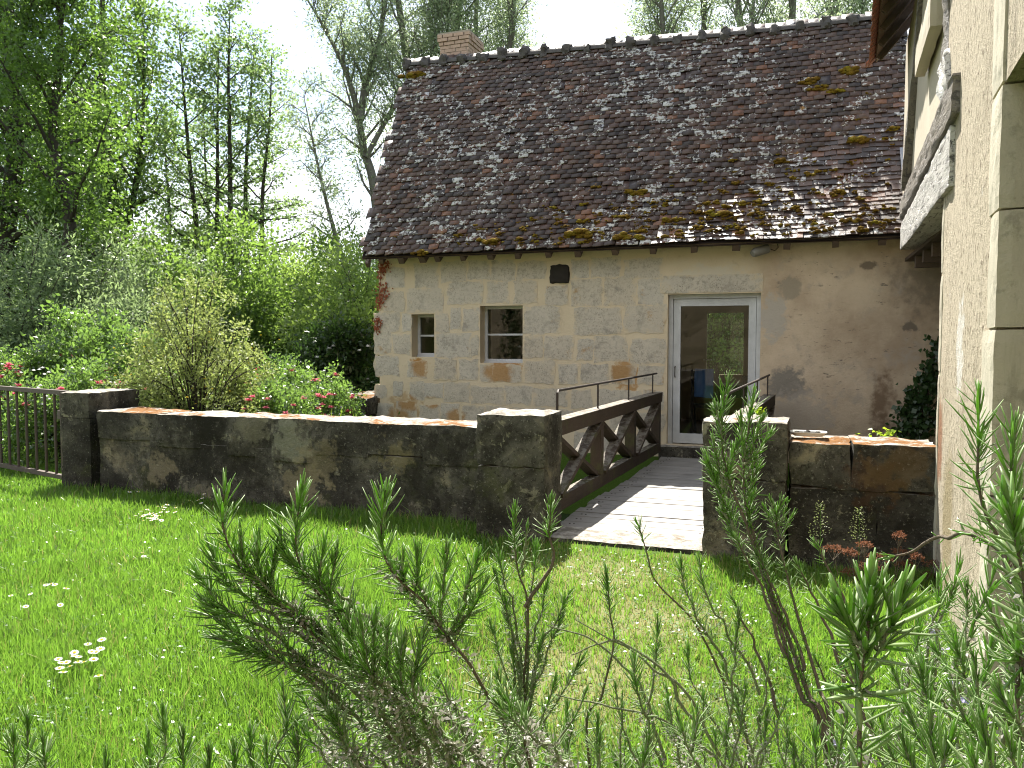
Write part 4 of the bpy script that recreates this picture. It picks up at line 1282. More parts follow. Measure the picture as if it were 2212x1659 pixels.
# sunlit ivied barn behind the viewer: the mill windows mirror it
def build_barn():
    bn = thing("barn", "sunlit rough stone barn with ivy, mirrored in the mill windows", "barn", (-9, -7.2, 0))
    mb = MB(); vs, fs = rough_block(-19, 1.5, -9.2, -7.2, -.3, 5.2, .35, .05, .08, 1.2, 3); mb.add(vs, fs); mb.build("wall", M["barn_stone"], bn)
    mb = MB(); mb.add([(-19.3, -6.9, 5.0), (1.8, -6.9, 5.0), (1.8, -10.5, 8.2), (-19.3, -10.5, 8.2)], [(0, 1, 2, 3)]); mb.build("roof", M["roof_tile"], bn)
    return bn
barn = build_barn()
# ------------------------------------------------------------------ plants
foliage("grass_blade", (0.040, 0.100, 0.014), (0.16, 0.25, 0.05), (0.23, 0.44, 0.045), 0.47, 0.32, 0.6, 1.3)
foliage("dry_blade", (0.26, 0.24, 0.09), (0.40, 0.37, 0.17), (0.38, 0.36, 0.12), 0.4, 0.6, 0.3)
foliage("clover_leaf", (0.06, 0.13, 0.03), (0.11, 0.20, 0.05), (0.16, 0.32, 0.04), 0.35, 0.35, 0.5)
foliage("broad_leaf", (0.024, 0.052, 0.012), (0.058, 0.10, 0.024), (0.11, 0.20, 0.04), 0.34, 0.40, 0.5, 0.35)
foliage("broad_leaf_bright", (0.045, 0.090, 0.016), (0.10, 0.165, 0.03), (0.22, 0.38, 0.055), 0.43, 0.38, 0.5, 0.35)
foliage("poplar_leaf", (0.06, 0.11, 0.035), (0.12, 0.18, 0.06), (0.30, 0.46, 0.10), 0.48, 0.40, 0.5, 0.35)
foliage("alder_leaf", (0.075, 0.12, 0.045), (0.14, 0.195, 0.08), (0.30, 0.44, 0.14), 0.50, 0.38, 0.5, 0.35)
foliage("willow_leaf", (0.15, 0.19, 0.125), (0.28, 0.32, 0.22), (0.40, 0.50, 0.27), 0.52, 0.42, 0.5, 0.4)
foliage("shrub_leaf_grey", (0.10, 0.145, 0.075), (0.20, 0.26, 0.14), (0.33, 0.45, 0.18), 0.46, 0.42, 0.5, 0.6)
foliage("shrub_leaf_mid", (0.055, 0.10, 0.024), (0.11, 0.175, 0.045), (0.27, 0.43, 0.07), 0.46, 0.42, 0.5, 0.6)
foliage("shrub_leaf_light", (0.09, 0.15, 0.035), (0.18, 0.25, 0.065), (0.33, 0.48, 0.09), 0.46, 0.42, 0.5, 0.6)
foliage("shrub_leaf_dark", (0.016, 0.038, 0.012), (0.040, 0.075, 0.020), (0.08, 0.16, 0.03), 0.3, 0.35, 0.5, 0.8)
foliage("yellow_bush_leaf", (0.13, 0.165, 0.05), (0.27, 0.32, 0.11), (0.36, 0.44, 0.12), 0.40, 0.5, 0.4, 0.9)
foliage("rose_leaf", (0.05, 0.095, 0.022), (0.11, 0.17, 0.045), (0.26, 0.44, 0.08), 0.38, 0.18, 1.0, 1.0)
foliage("ivy_leaf", (0.018, 0.045, 0.013), (0.045, 0.085, 0.024), (0.06, 0.14, 0.02), 0.25, 0.35, 0.5)
foliage("sprout_leaf", (0.13, 0.22, 0.02), (0.22, 0.32, 0.03), (0.40, 0.56, 0.04), 0.5, 0.4, 0.4)
foliage("pink_petal", (0.58, 0.08, 0.15), (0.74, 0.24, 0.32), (0.72, 0.20, 0.26), 0.4, 0.5, 0.3)
foliage("white_petal", (0.80, 0.80, 0.80), (0.88, 0.88, 0.88), (0.80, 0.80, 0.78), 0.35, 0.6, 0.3)
foliage("daisy_eye", (0.60, 0.42, 0.03), (0.7, 0.5, 0.05), (0.5, 0.4, 0.03), 0.2, 0.8, 0.2)
foliage("sedum_head", (0.12, 0.055, 0.032), (0.26, 0.125, 0.075), (0.24, 0.10, 0.055), 0.3, 0.8, 0.2, 3.0)
foliage("seed_grass", (0.16, 0.20, 0.09), (0.27, 0.30, 0.15), (0.28, 0.34, 0.12), 0.4, 0.5, 0.3)
foliage("rosemary_top", (0.050, 0.120, 0.020), (0.145, 0.27, 0.05), (0.30, 0.58, 0.06), 0.42, 0.24, 0.9, 5.0)
foliage("rosemary_under", (0.19, 0.26, 0.11), (0.32, 0.40, 0.21), (0.32, 0.55, 0.12), 0.4, 0.45, 0.5, 5.0)
foliage("rosemary_calyx", (0.27, 0.26, 0.235), (0.50, 0.475, 0.45), (0.36, 0.36, 0.28), 0.25, 0.75, 0.3, 9.0)
foliage("rosemary_flower", (0.42, 0.40, 0.66), (0.58, 0.56, 0.80), (0.5, 0.48, 0.7), 0.3, 0.6, 0.3)
def m_bark(name, c0, c1, sc=18):
    t = NT(name)
    n = t.noise(1.0, 5, 0.65, t.stretch(sc, sc, sc * .18))
    c = t.mix(n, c0, c1)
    M[name] = t.done(t.pbr(c, 0.95, t.bump(n, 0.8, 0.03), 0.2))
m_bark("bark_dark", (0.035, 0.030, 0.024), (0.085, 0.073, 0.060))
m_bark("bark_grey", (0.10, 0.095, 0.080), (0.21, 0.20, 0.17))
m_bark("rosemary_stem", (0.11, 0.085, 0.062), (0.27, 0.225, 0.175), 160)
m_bark("rosemary_shoot", (0.20, 0.24, 0.13), (0.33, 0.36, 0.23), 160)

def unit(v):
    return v / np.maximum(np.linalg.norm(v, axis=1, keepdims=True), 1e-9)

def leaf_quads(C, D, L, Wd, rng, fold=0.25, nrm=None):
    """rhombic leaves from base points C along D -> verts (4n,3), faces (n,4)"""
    n = len(C)
    D = unit(D)
    if nrm is None: nrm = rng.normal(size=(n, 3)) + np.array([0, 0, 0.6])
    S = unit(np.cross(D, nrm)); N_ = unit(np.cross(S, D))
    L = np.broadcast_to(L, n)[:, None]; Wd = np.broadcast_to(Wd, n)[:, None]
    mid = C + D * L * 0.45
    V = np.empty((n, 4, 3))
    V[:, 0] = C; V[:, 1] = mid + S * Wd / 2 + N_ * Wd * fold; V[:, 2] = C + D * L; V[:, 3] = mid - S * Wd / 2 + N_ * Wd * fold
    return V.reshape(-1, 3), np.arange(4 * n).reshape(n, 4)

class Tubes:
    def __init__(self, n=5): self.v, self.f, self.n, self.o = [], [], n, 0
    def add(self, pts, radii, n=None):
        n = n or self.n
        P = np.asarray(pts, float); K = len(P)
        T = np.gradient(P, axis=0); T = unit(T)
        ref = np.array([0.31, 0.17, 0.94]) if abs(T[0, 2]) < .9 else np.array([1., .1, 0])
        S = unit(np.cross(T, ref)); U = np.cross(S, T)
        an = np.arange(n) * 2 * math.pi / n
        r = np.asarray(radii, float)[:, None, None]
        ring = P[:, None] + (S[:, None] * np.cos(an)[None, :, None] + U[:, None] * np.sin(an)[None, :, None]) * r
        self.v.append(ring.reshape(-1, 3))
        i = np.arange(K - 1)[:, None] * n; k = np.arange(n)[None]; k2 = (k + 1) % n
        self.f.append((np.stack([i + k, i + k2, i + n + k2, i + n + k], -1).reshape(-1, 4)) + self.o)
        self.o += K * n
    def mesh(self, name, mat):
        return np_mesh(name, np.concatenate(self.v), np.concatenate(self.f), mat, smooth=True)

def spline(pts, m=8):
    P = np.asarray(pts, float)
    if len(P) < 3:
        t = np.linspace(0, 1, m * (len(P) - 1) + 1)[:, None]; return P[0] + (P[-1] - P[0]) * t
    Q = np.vstack([2 * P[0] - P[1], P, 2 * P[-1] - P[-2]])
    out = []
    for i in range(len(P) - 1):
        p0, p1, p2, p3 = Q[i:i + 4]
        t = np.linspace(0, 1, m, endpoint=False)[:, None]
        out.append(0.5 * (2 * p1 + (p2 - p0) * t + (2 * p0 - 5 * p1 + 4 * p2 - p3) * t ** 2 + (3 * p1 - p0 - 3 * p2 + p3) * t ** 3))
    out.append(P[-1:]); return np.vstack(out)

def tree_meshes(name, seed, trunks, nb, f0, f1, length, elev, curve, nsub, sublen, nleaf, spread, flat, leaf, lmat, bmat,
                grow_dir=0.35, sub_up=0.15, weep=0.0, bare=0.0):
    """trunks: list of (points, base radius). Returns (trunk mesh, crown mesh) in local coordinates"""
    rng = np.random.default_rng(seed)
    tb = Tubes(6)
    LC, LD, LR = [], [], []
    for pts, r0 in trunks:
        P = spline(pts, 6); K = len(P)
        tt = np.linspace(0, 1, K)
        rad = r0 * (1 - tt) ** 0.8 + 0.008
        tb.add(P, rad, 8)
        H = P[-1, 2] - P[0, 2]
        az = rng.uniform(0, 6.28)
        for i in range(nb):
            f = f0 + (f1 - f0) * (i + rng.uniform(0, 1)) / nb
            x = f * (K - 1); i0 = min(int(x), K - 2); p = P[i0] + (P[i0 + 1] - P[i0]) * (x - i0)
            az += 2.4 + rng.normal(0, .5)
            g = (f - f0) / max(f1 - f0, 1e-6)
            L = length(g) * rng.uniform(.65, 1.2)
            e = R(elev[0] + (elev[1] - elev[0]) * g) + rng.normal(0, .14)
            d = np.array([math.cos(az) * math.cos(e), math.sin(az) * math.cos(e), math.sin(e)])
            m = 6; B = [p]
            for k in range(m):
                d = d + np.array([0, 0, curve / m]) + rng.normal(0, .09, 3); d /= np.linalg.norm(d)
                B.append(B[-1] + d * L / m)
            B = np.array(B); rb = rad[i0] * .42
            tb.add(B, np.linspace(rb, .006, m + 1) + .004, 5)
            for j in range(nsub):
                q = bare + (1 - bare) * (j + rng.uniform(0, 1)) / nsub
                y = q * m; j0 = min(int(y), m - 1); s = B[j0] + (B[j0 + 1] - B[j0]) * (y - j0)
                bd = B[j0 + 1] - B[j0]; bd = bd / np.linalg.norm(bd)
                sd = bd * grow_dir + rng.normal(0, .55, 3) * np.array([1, 1, flat]) + np.array([0, 0, sub_up]); sd /= np.linalg.norm(sd)
                sl = sublen * rng.uniform(.6, 1.3) * (1.1 - .45 * q)
                e1 = s + sd * sl * .5; e2 = s + sd * sl + np.array([0, 0, -weep * sl])
                tb.add([s, e1, e2], [.011, .007, .003], 3)
                nl = int(nleaf * rng.uniform(.6, 1.35))
                t = rng.uniform(.1, 1.12, nl)[:, None]
                c = s + (e1 - s) * np.minimum(t * 2, 1) + (e2 - e1) * np.maximum(t * 2 - 1, 0)
                off = rng.normal(0, spread, (nl, 3)) * np.array([1, 1, flat])
                LR.append(np.clip(rng.uniform(0, 1) * .65 + rng.uniform(0, .35, nl), 0, .999))
                LC.append(c + off); LD.append(sd * .5 + unit(off) * .8 + rng.normal(0, .5, (nl, 3)) + np.array([0, 0, -weep * 1.5]))
    C = np.concatenate(LC); D = np.concatenate(LD); n = len(C)
    L = leaf[0] * rng.uniform(.6, 1.35, n); Wd = leaf[1] * rng.uniform(.7, 1.3, n)
    V, F = leaf_quads(C, D, L, Wd, rng)
    return tb.mesh("trunk", M[bmat]), np_mesh("crown", V, F, M[lmat], np.concatenate(LR))

def put_tree(name, label, cat, meshes, loc, rz=0.0, sc=1.0, group=None, parts=("trunk", "crown")):
    o = bpy.data.objects.new(name, None); o.empty_display_size = .2
    o.location = loc; o.rotation_euler = (0, 0, rz); o.scale = (sc, sc, sc)
    tag(o, label, cat, group); link(o)
    for pn, me in zip(parts, meshes):
        link(bpy.data.objects.new(pn, me), o)
    return o

def gnd(px, Y):
    p = at(px, 735, Y); return (p.x, p.y, -0.1 if Y > 16 else 0.0)

def build_trees():
    bell = lambda lo, mid, hi: (lambda g: lo + (mid - lo) * min(1, g / .35) if g < .35 else mid + (hi - mid) * (g - .35) / .65)
    # dense broadleaf at the left edge
    def trunk(h, lean=0.0, wob=.25, seed=0):
        r_ = random.Random(seed); n = 5
        return [(lean * h * i / n + (r_.uniform(-wob, wob) if i else 0), (r_.uniform(-wob, wob) if i else 0), h * i / n) for i in range(n + 1)]
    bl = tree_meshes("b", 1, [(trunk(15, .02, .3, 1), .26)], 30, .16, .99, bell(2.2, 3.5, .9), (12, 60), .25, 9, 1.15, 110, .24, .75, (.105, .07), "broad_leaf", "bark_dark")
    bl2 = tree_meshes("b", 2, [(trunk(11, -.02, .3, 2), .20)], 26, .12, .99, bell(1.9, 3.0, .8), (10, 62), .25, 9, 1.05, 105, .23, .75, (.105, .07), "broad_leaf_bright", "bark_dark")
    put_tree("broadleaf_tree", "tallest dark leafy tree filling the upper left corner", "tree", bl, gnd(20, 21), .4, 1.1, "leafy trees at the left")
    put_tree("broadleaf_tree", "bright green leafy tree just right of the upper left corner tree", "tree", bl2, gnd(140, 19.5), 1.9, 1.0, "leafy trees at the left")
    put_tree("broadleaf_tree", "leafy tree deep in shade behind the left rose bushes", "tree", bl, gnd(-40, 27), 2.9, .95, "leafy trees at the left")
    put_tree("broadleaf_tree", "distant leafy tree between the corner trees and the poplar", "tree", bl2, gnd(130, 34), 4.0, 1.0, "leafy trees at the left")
    put_tree("broadleaf_tree", "distant leafy tree behind the tall poplar trunk", "tree", bl2, gnd(320, 42), 5.2, .55, "leafy trees at the left")
    # poplar with a dark forking trunk
    pl = tree_meshes("p", 3, [([(0, 0, 0), (-.05, 0, 3), (.0, .1, 6), (-.25, .1, 9.5), (-.15, 0, 13), (0, 0, 18)], .24),
                              ([(-.02, 0, 4.2), (.55, .1, 6.2), (.95, .1, 9), (1.1, 0, 12.5)], .13), ([(-.02, 0, 3.6), (-.8, .3, 6), (-1.1, .2, 9)], .11)],
                     22, .22, .99, bell(1.2, 1.7, .7), (28, 66), .35, 8, .9, 34, .22, .9, (.13, .095), "poplar_leaf", "bark_dark", bare=.2)
    put_tree("poplar", "tall poplar with a dark forking trunk left of the thin alders", "tree", pl, gnd(252, 27), .2, 1.0)
    # alders: slim stems, flat airy sprays
    al = []
    for k in range(3):
        al.append(tree_meshes("a", 10 + k, [(trunk(13, 0.0, .10, 10 + k), .13)], 30, .10, .99, bell(2.0, 2.5, .35), (0, 48), .10, 6, .75, 24, .18, .28, (.125, .09), "alder_leaf", "bark_dark", sub_up=.02, bare=.25))
    spots = [(372, 30, -.01, .80, "leftmost slim alder, half hidden by the poplar"), (446, 28, -.055, .97, "slim alder leaning left, second from the poplar"), (452, 31, .0, .82, "short slim alder in the middle of the alder row"),
             (466, 28.5, .028, .93, "straight alder whose trunk leans a little right"), (498, 28, .01, 1.02, "tallest slim alder in the row"), (518, 29, .055, .95, "slim alder leaning right near the open sky"),
             (545, 28, .07, .88, "rightmost slim alder with long low branches")]
    for k, (px, Y, lean, sc, lab) in enumerate(spots):
        o = put_tree("alder", lab, "tree", al[k % 3], gnd(px, Y), k * 1.3, sc, "row of slim alders")
        o.rotation_euler = (0, lean, 0)
        o.rotation_euler.rotate_axis('Z', k * 1.3)
    # willows behind the mill
    p = lambda x, y, Y: at(x, y, Y)
    base = Vector(gnd(835, 25))
    def loc(x, y, Y=25): q = p(x, y, Y) - base; return (q.x, q.y, q.z)
    wl = tree_meshes("w", 30, [([(0, 0, 0), loc(812, 440), loc(785, 320, 25.2), loc(772, 240), loc(745, 150, 24.6), loc(700, 60, 24.3), loc(640, -40, 24)], .15),
                               ([loc(778, 260), loc(790, 180, 25.3), loc(815, 100, 25.6), loc(835, 0, 25.8), loc(845, -80, 26)], .11),
                               ([loc(790, 340), loc(840, 250, 25.2), loc(880, 190, 25.4), loc(930, 120, 25.5), loc(950, 40, 25.6)], .08)],
                     27, .16, .99, bell(1.1, 1.5, .8), (38, 68), .18, 7, .85, 30, .16, 1.0, (.145, .042), "willow_leaf", "bark_grey", grow_dir=.8, weep=.12, bare=.25)
    put_tree("willow", "airy grey willow with a leaning forked trunk left of the roof", "tree", wl, tuple(base))
    w2_ = tree_meshes("w", 31, [([(0, 0, 0), (.1, 0, 5), (-.3, .2, 9), (-.9, .3, 13), (-1.2, .2, 17)], .25), ([(.1, 0, 5), (.9, .2, 9), (1.3, .1, 13), (1.5, 0, 16)], .17), ([(.05, 0, 6), (.3, -.6, 10), (.5, -.7, 14)], .12)],
                      26, .35, .99, bell(1.2, 1.7, .7), (35, 68), .2, 7, .9, 34, .18, 1.0, (.15, .046), "willow_leaf", "bark_grey", grow_dir=.8, weep=.12, bare=.2)
    put_tree("willow", "thin young willow leaning beside the left roof edge", "tree",
             tree_meshes("w", 33, [([(0, 0, 0), (-.7, 0, 3), (-1.5, .1, 6), (-2.0, 0, 8.6)], .09)], 20, .2, .99, bell(.9, 1.1, .4), (10, 50), .1, 6, .6, 32, .15, .8, (.13, .042), "willow_leaf", "bark_grey", weep=.1), gnd(815, 23))
    put_tree("willow", "grey willow rising behind the brick chimney", "tree", w2_, gnd(925, 26), 0.6, .98, "willows behind the mill roof")
    put_tree("willow", "grey willow rising right of the brick chimney", "tree", w2_, gnd(1085, 27), 2.3, .92, "willows behind the mill roof")
    put_tree("willow", "grey willow showing above the middle of the ridge", "tree", w2_, gnd(1465, 26), 3.9, .90, "willows behind the mill roof")
    put_tree("willow", "dark trunked willow above the ridge, right of the middle one", "tree", w2_, gnd(1620, 24), 5.4, .95, "willows behind the mill roof")
    put_tree("willow", "willow above the far right end of the ridge", "tree", w2_, gnd(1800, 27), 1.2, .95, "willows behind the mill roof")
    # far edge of the wood
    for k, (px, Y, sc, me, lab) in enumerate((
            (600, 62, .50, bl2, "far round tree in the gap right of the alders"), (680, 70, .52, bl, "far dark tree left of the roof corner"), (745, 66, .50, bl2, "far tree close to the roof corner"),
            (800, 60, .48, bl, "far dark tree partly behind the roof corner"), (480, 58, .42, bl2, "far tree seen between the alder stems"), (400, 55, .45, bl, "far dark tree behind the left alders"),
            (300, 52, .5, bl, "far dark tree behind the poplar foot"), (90, 45, 1.1, bl, "far dark tree behind the bright leafy one"))):
        put_tree("wood_tree", lab, "tree", me, gnd(px, Y), k * 1.1 + .3, sc, "trees at the far edge of the wood")
    for k, (px, Y, sc, me, lab) in enumerate(((1500, 22, .55, bl2, "bright leafy tree seen through the back window of the mill"), (1600, 26, .6, bl, "dark leafy tree seen through the back window of the mill"))):
        put_tree("broadleaf_tree", lab, "tree", me, gnd(px, Y), k + 2.2, sc)
build_trees()

def bush_meshes(seed, h, rx, ry, nstem, nleaf, leaf, lmat, bmat="bark_dark", droop=.25, spread=.09, shell=.5):
    """many stems fanning out of one root; leaves gathered in clumps along them"""
    rng = np.random.default_rng(seed); tb = Tubes(4); LC, LD, LR = [], [], []
    for i in range(nstem):
        az = rng.uniform(0, 6.28); q = math.sqrt(rng.uniform(0.02, 1))
        tip = np.array([math.cos(az) * rx * q, math.sin(az) * ry * q, h * (1 - .55 * q ** 2.2) * rng.choice([.55, .75, .9, 1.0, 1.1, 1.25])])
        root = np.array([tip[0] * .15, tip[1] * .15, 0])
        mid = (root + tip) / 2 + np.array([-tip[0] * .12, -tip[1] * .12, h * .12]) + rng.normal(0, .05 * h, 3)
        end = tip + np.array([tip[0] * .12, tip[1] * .12, -droop * h * .25 * q])
        P = spline([root, mid, tip, end], 5)
        tb.add(P, np.linspace(.014, .003, len(P)), 4)
        K = len(P)
        ncl = 10
        for j in range(ncl):
            t = shell * rng.uniform(0, 1) + (1 - shell) if rng.random() < .75 else rng.uniform(.12, 1)
            x = t * (K - 1); a = min(int(x), K - 2); c = P[a] + (P[a + 1] - P[a]) * (x - a)
            nl = max(2, int(nleaf / ncl * rng.uniform(.5, 1.5)))
            off = rng.normal(0, spread, (nl, 3)) + rng.normal(0, spread * .8, 3)
            LR.append(np.clip(rng.uniform(0, 1) * .6 + rng.uniform(0, .4, nl), 0, .999))
            LC.append(c + off); LD.append(unit(off) + rng.normal(0, .6, (nl, 3)) + np.array([0, 0, .2]))
    C = np.concatenate(LC); D = np.concatenate(LD); n = len(C)
    C[:, 2] = np.maximum(C[:, 2], .02)
    V, F = leaf_quads(C, D, leaf[0] * rng.uniform(.6, 1.3, n), leaf[1] * rng.uniform(.7, 1.3, n), rng)
    return tb.mesh("stems", M[bmat]), np_mesh("foliage", V, F, M[lmat], np.concatenate(LR))

def flower_mesh(seed, pts, r, mat, npet=7):
    rng = np.random.default_rng(seed); C, D, Nn = [], [], []
    for p in pts:
        for ring, (e, k) in enumerate(((.25, npet), (.8, npet - 2))):
            for i in range(k):
                an = 6.283 * i / k + rng.normal(0, .2)
                D.append([math.cos(an) * math.cos(e), math.sin(an) * math.cos(e), math.sin(e)]); C.append(p); Nn.append([0, 0, 1])
    V, F = leaf_quads(np.array(C, float), np.array(D), r * rng.uniform(.7, 1.2, len(C)), r * .9, rng, .2, np.array(Nn, float))
    return np_mesh("blossom", V, F, M[mat], rng.uniform(0, 1, len(C)))

def build_shrubs():
    P = ("stems", "foliage")
    g1 = bush_meshes(101, 3.2, 2.4, 1.8, 80, 210, (.11, .035), "shrub_leaf_grey", spread=.15)
    g2 = bush_meshes(102, 3.4, 2.0, 1.8, 75, 190, (.11, .065), "shrub_leaf_mid", spread=.16)
    g3 = bush_meshes(103, 3.2, 2.0, 1.8, 75, 180, (.11, .065), "shrub_leaf_light", spread=.16)
    gp = "wild shrubs along the garden edge"
    for (px, Y, sc, me, rz, lab) in (
            (40, 17, 1.0, g1, .3, "grey green willow shrub at the left edge behind the roses"), (190, 18, .98, g1, 2.1, "grey green willow shrub right of the one at the left edge"),
            (330, 20, 1.02, g1, 4.0, "grey green shrub behind the yellow bush"), (470, 21, 1.12, g2, .9, "mid green shrub rising behind the yellow bush"),
            (565, 22, 1.08, g2, 3.3, "mid green shrub right of the yellow bush"), (640, 23, 1.0, g3, 1.0, "light green shrub left of the dark elder"),
            (705, 25, 1.12, g3, 4.4, "light green shrub behind the dark elder"), (770, 21.5, 1.05, g2, 5.1, "mid green shrub beside the mill corner"),
            (805, 18.5, .95, g3, 2.0, "light green shrub half behind the mill corner"), (100, 24, 1.3, g3, 1.4, "light green shrub under the bright leafy tree"),
            (260, 25, 1.2, g2, 2.6, "mid green shrub at the foot of the poplar"), (400, 25, 1.25, g3, .1, "light green shrub under the left alders"), (550, 27, 1.25, g2, 5.6, "mid green shrub under the right alders"),
            (1525, 20.5, .95, g2, 1.6, "mid green shrub seen through the back window, at its left"), (1590, 21.5, .95, g3, 3.6, "light green shrub seen through the back window, at its right")):
        put_tree("shrub", lab, "shrub", me, gnd(px, Y), rz, sc, gp, P)
    # dark elder with white umbels
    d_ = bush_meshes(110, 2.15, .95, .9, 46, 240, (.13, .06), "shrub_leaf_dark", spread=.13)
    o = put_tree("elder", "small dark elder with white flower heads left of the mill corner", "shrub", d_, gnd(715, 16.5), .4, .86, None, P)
    rng = np.random.default_rng(4); tr = Tubes(8); tr.add([(0, 0, 0), (.05, 0, .5), (.0, .05, 1.1)], [.13, .10, .06]); link(bpy.data.objects.new("trunk", tr.mesh("trunk", M["bark_dark"])), o)
    pts = [(rng.uniform(-.7, .8), -.75 + rng.uniform(-.1, .2), rng.uniform(1.0, 1.9)) for _ in range(9)]
    link(bpy.data.objects.new("blossom", flower_mesh(5, pts, .07, "white_petal")), o)
    # airy yellow green bush just behind the wall
    y_ = bush_meshes(120, 1.95, .95, .85, 100, 190, (.050, .024), "yellow_bush_leaf", spread=.055, shell=.6)
    o = put_tree("yellow_bush", "airy olive yellow bush with tiny yellow flowers behind the garden wall", "shrub", y_, gnd(425, 10.6), 1.0, 1.0, None, P)
    pts = [(rng.normal(0, .5), rng.normal(-.2, .4), rng.uniform(.6, 1.75)) for _ in range(60)]
    link(bpy.data.objects.new("blossom", flower_mesh(6, pts, .020, "daisy_eye", 6)), o)
    # roses
    r1 = bush_meshes(130, 1.65, .9, .8, 64, 190, (.065, .042), "rose_leaf", spread=.075, droop=.6)
    r2 = bush_meshes(131, 1.25, .85, .75, 58, 180, (.060, .040), "rose_leaf", spread=.07, droop=.6)
    gr = "rose bushes behind the garden wall"
    spots = ((20, 13.0, 1.0, r2, "rose bush at the left edge above the gate"), (95, 12.6, .98, r2, "rose bush with a red bloom left of the tall rose"),
             (185, 13.2, 1.12, r1, "tallest glossy rose bush left of the yellow bush"), (262, 12.4, .95, r1, "glossy rose bush against the left flank of the yellow bush"),
             (150, 10.9, .9, r2, "rose bush behind the gate pier"), (330, 11.4, .8, r2, "low rose bush in front of the yellow bush"),
             (560, 11.6, .85, r2, "rose bush at the right foot of the yellow bush"), (640, 12.4, .92, r2, "rose bush with pink blooms in front of the elder"), (600, 10.6, .72, r2, "low pink rose near the middle of the wall"),
             (700, 11.4, .70, r2, "low pink rose nearest the mill corner"), (30, 12.2, .8, r2, "rose bush seen through the gate bars"), (100, 12.0, .75, r2, "low rose bush seen through the gate beside the pier"))
    for k, (px, Y, sc, me, lab) in enumerate(spots):
        o = put_tree("rose_bush", lab, "rose bush", me, gnd(px, Y), k * .9, sc, gr, P)
        nfl = {7: 8, 8: 6, 9: 9, 6: 4, 0: 4, 1: 4, 10: 5, 11: 3}.get(k, 2)
        def front(n_, z0, z1):      # blooms sit on the sunny outside of the bush
            out = []
            for _ in range(n_):
                an_ = rng.normal(-1.57, .9); z_ = rng.uniform(z0, z1); q_ = .92 - .35 * (z_ / 1.3) ** 2 + rng.normal(0, .05)
                x_, y_ = math.cos(an_) * q_, math.sin(an_) * q_; c_, s_ = math.cos(-k * .9), math.sin(-k * .9)
                out.append((x_ * c_ - y_ * s_, x_ * s_ + y_ * c_, z_))
            return out
        pts = front(nfl * 2 + 3, .85, 1.3)
        if k in (0, 2, 3, 4, 6, 7, 9, 5):
            wp = front(34, .8, 1.45)
            link(bpy.data.objects.new("white_blossom", flower_mesh(80 + k, wp, .034, "white_petal", 6)), o)
        link(bpy.data.objects.new("blossom", flower_mesh(40 + k, pts, .075, "pink_petal")), o)
    # iris swords by the bank
    for k, (px, Y, lab) in enumerate(((700, 10.6, "tuft of sword leaves by the bank wall"), (655, 10.2, "tuft of sword leaves left of the bank wall"), (300, 9.6, "tuft of grassy leaves beside the gate pier"))):
        n = 70; a = rng.uniform(0, 6.28, n); q = rng.uniform(0, .25, n)
        C = np.stack([np.cos(a) * q, np.sin(a) * q, np.zeros(n)], 1); D = np.stack([np.cos(a) * .35, np.sin(a) * .35, np.ones(n)], 1) + rng.normal(0, .12, (n, 3))
        V, F = leaf_quads(C, D, rng.uniform(.45, .85, n), .03, rng, .1)
        o = bpy.data.objects.new("iris", np_mesh("iris", V, F, M["sprout_leaf"], rng.uniform(0, 1, n))); o.location = gnd(px, Y); tag(o, lab, "plant", "tufts of sword leaves"); link(o)
build_shrubs()

# ------------------------------------------------------------------ grass
def path_mask(X, Y):
    p0 = W(-1.35, 5.6)
    d1 = np.hypot(X - p0.x, Y - p0.y) / 1.0; d2 = np.hypot(X - .35, Y - 3.9) / 1.05
    d3 = np.hypot(X - .75, Y - 4.8) / .75
    return np.clip(1.25 - np.minimum(np.minimum(d1, d2), d3), 0, 1)

def vnoise(X, Y, s, seed):
    return np.array([mnoise.noise(Vector((x * s, y * s, seed))) for x, y in zip(X, Y)])

def blades(X, Y, Hh, Wd, rng, lean=.45):
    n = len(X)
    a = rng.uniform(0, 6.283, n); la = rng.uniform(0, 6.283, n); lm = np.abs(rng.normal(0, lean, n))
    S = np.stack([np.cos(a), np.sin(a), np.zeros(n)], 1) * Wd[:, None] / 2
    Lv = np.stack([np.cos(la), np.sin(la), np.zeros(n)], 1) * (lm * Hh)[:, None]
    B = np.stack([X, Y, np.full(n, -.045)], 1); up = np.zeros((n, 3)); up[:, 2] = Hh
    V = np.empty((n, 5, 3))
    V[:, 0] = B - S; V[:, 1] = B + S
    m = B + up * .55 + Lv * .35
    V[:, 2] = m - S * .8; V[:, 3] = m + S * .8
    V[:, 4] = B + up * (1 - .25 * np.minimum(lm, 1.5)[:, None]) + Lv
    o = (np.arange(n) * 5)[:, None, None]
    F = np.array([[0, 1, 3], [0, 3, 2], [2, 3, 4]])[None] + o
    return V.reshape(-1, 3), F.reshape(-1, 3)

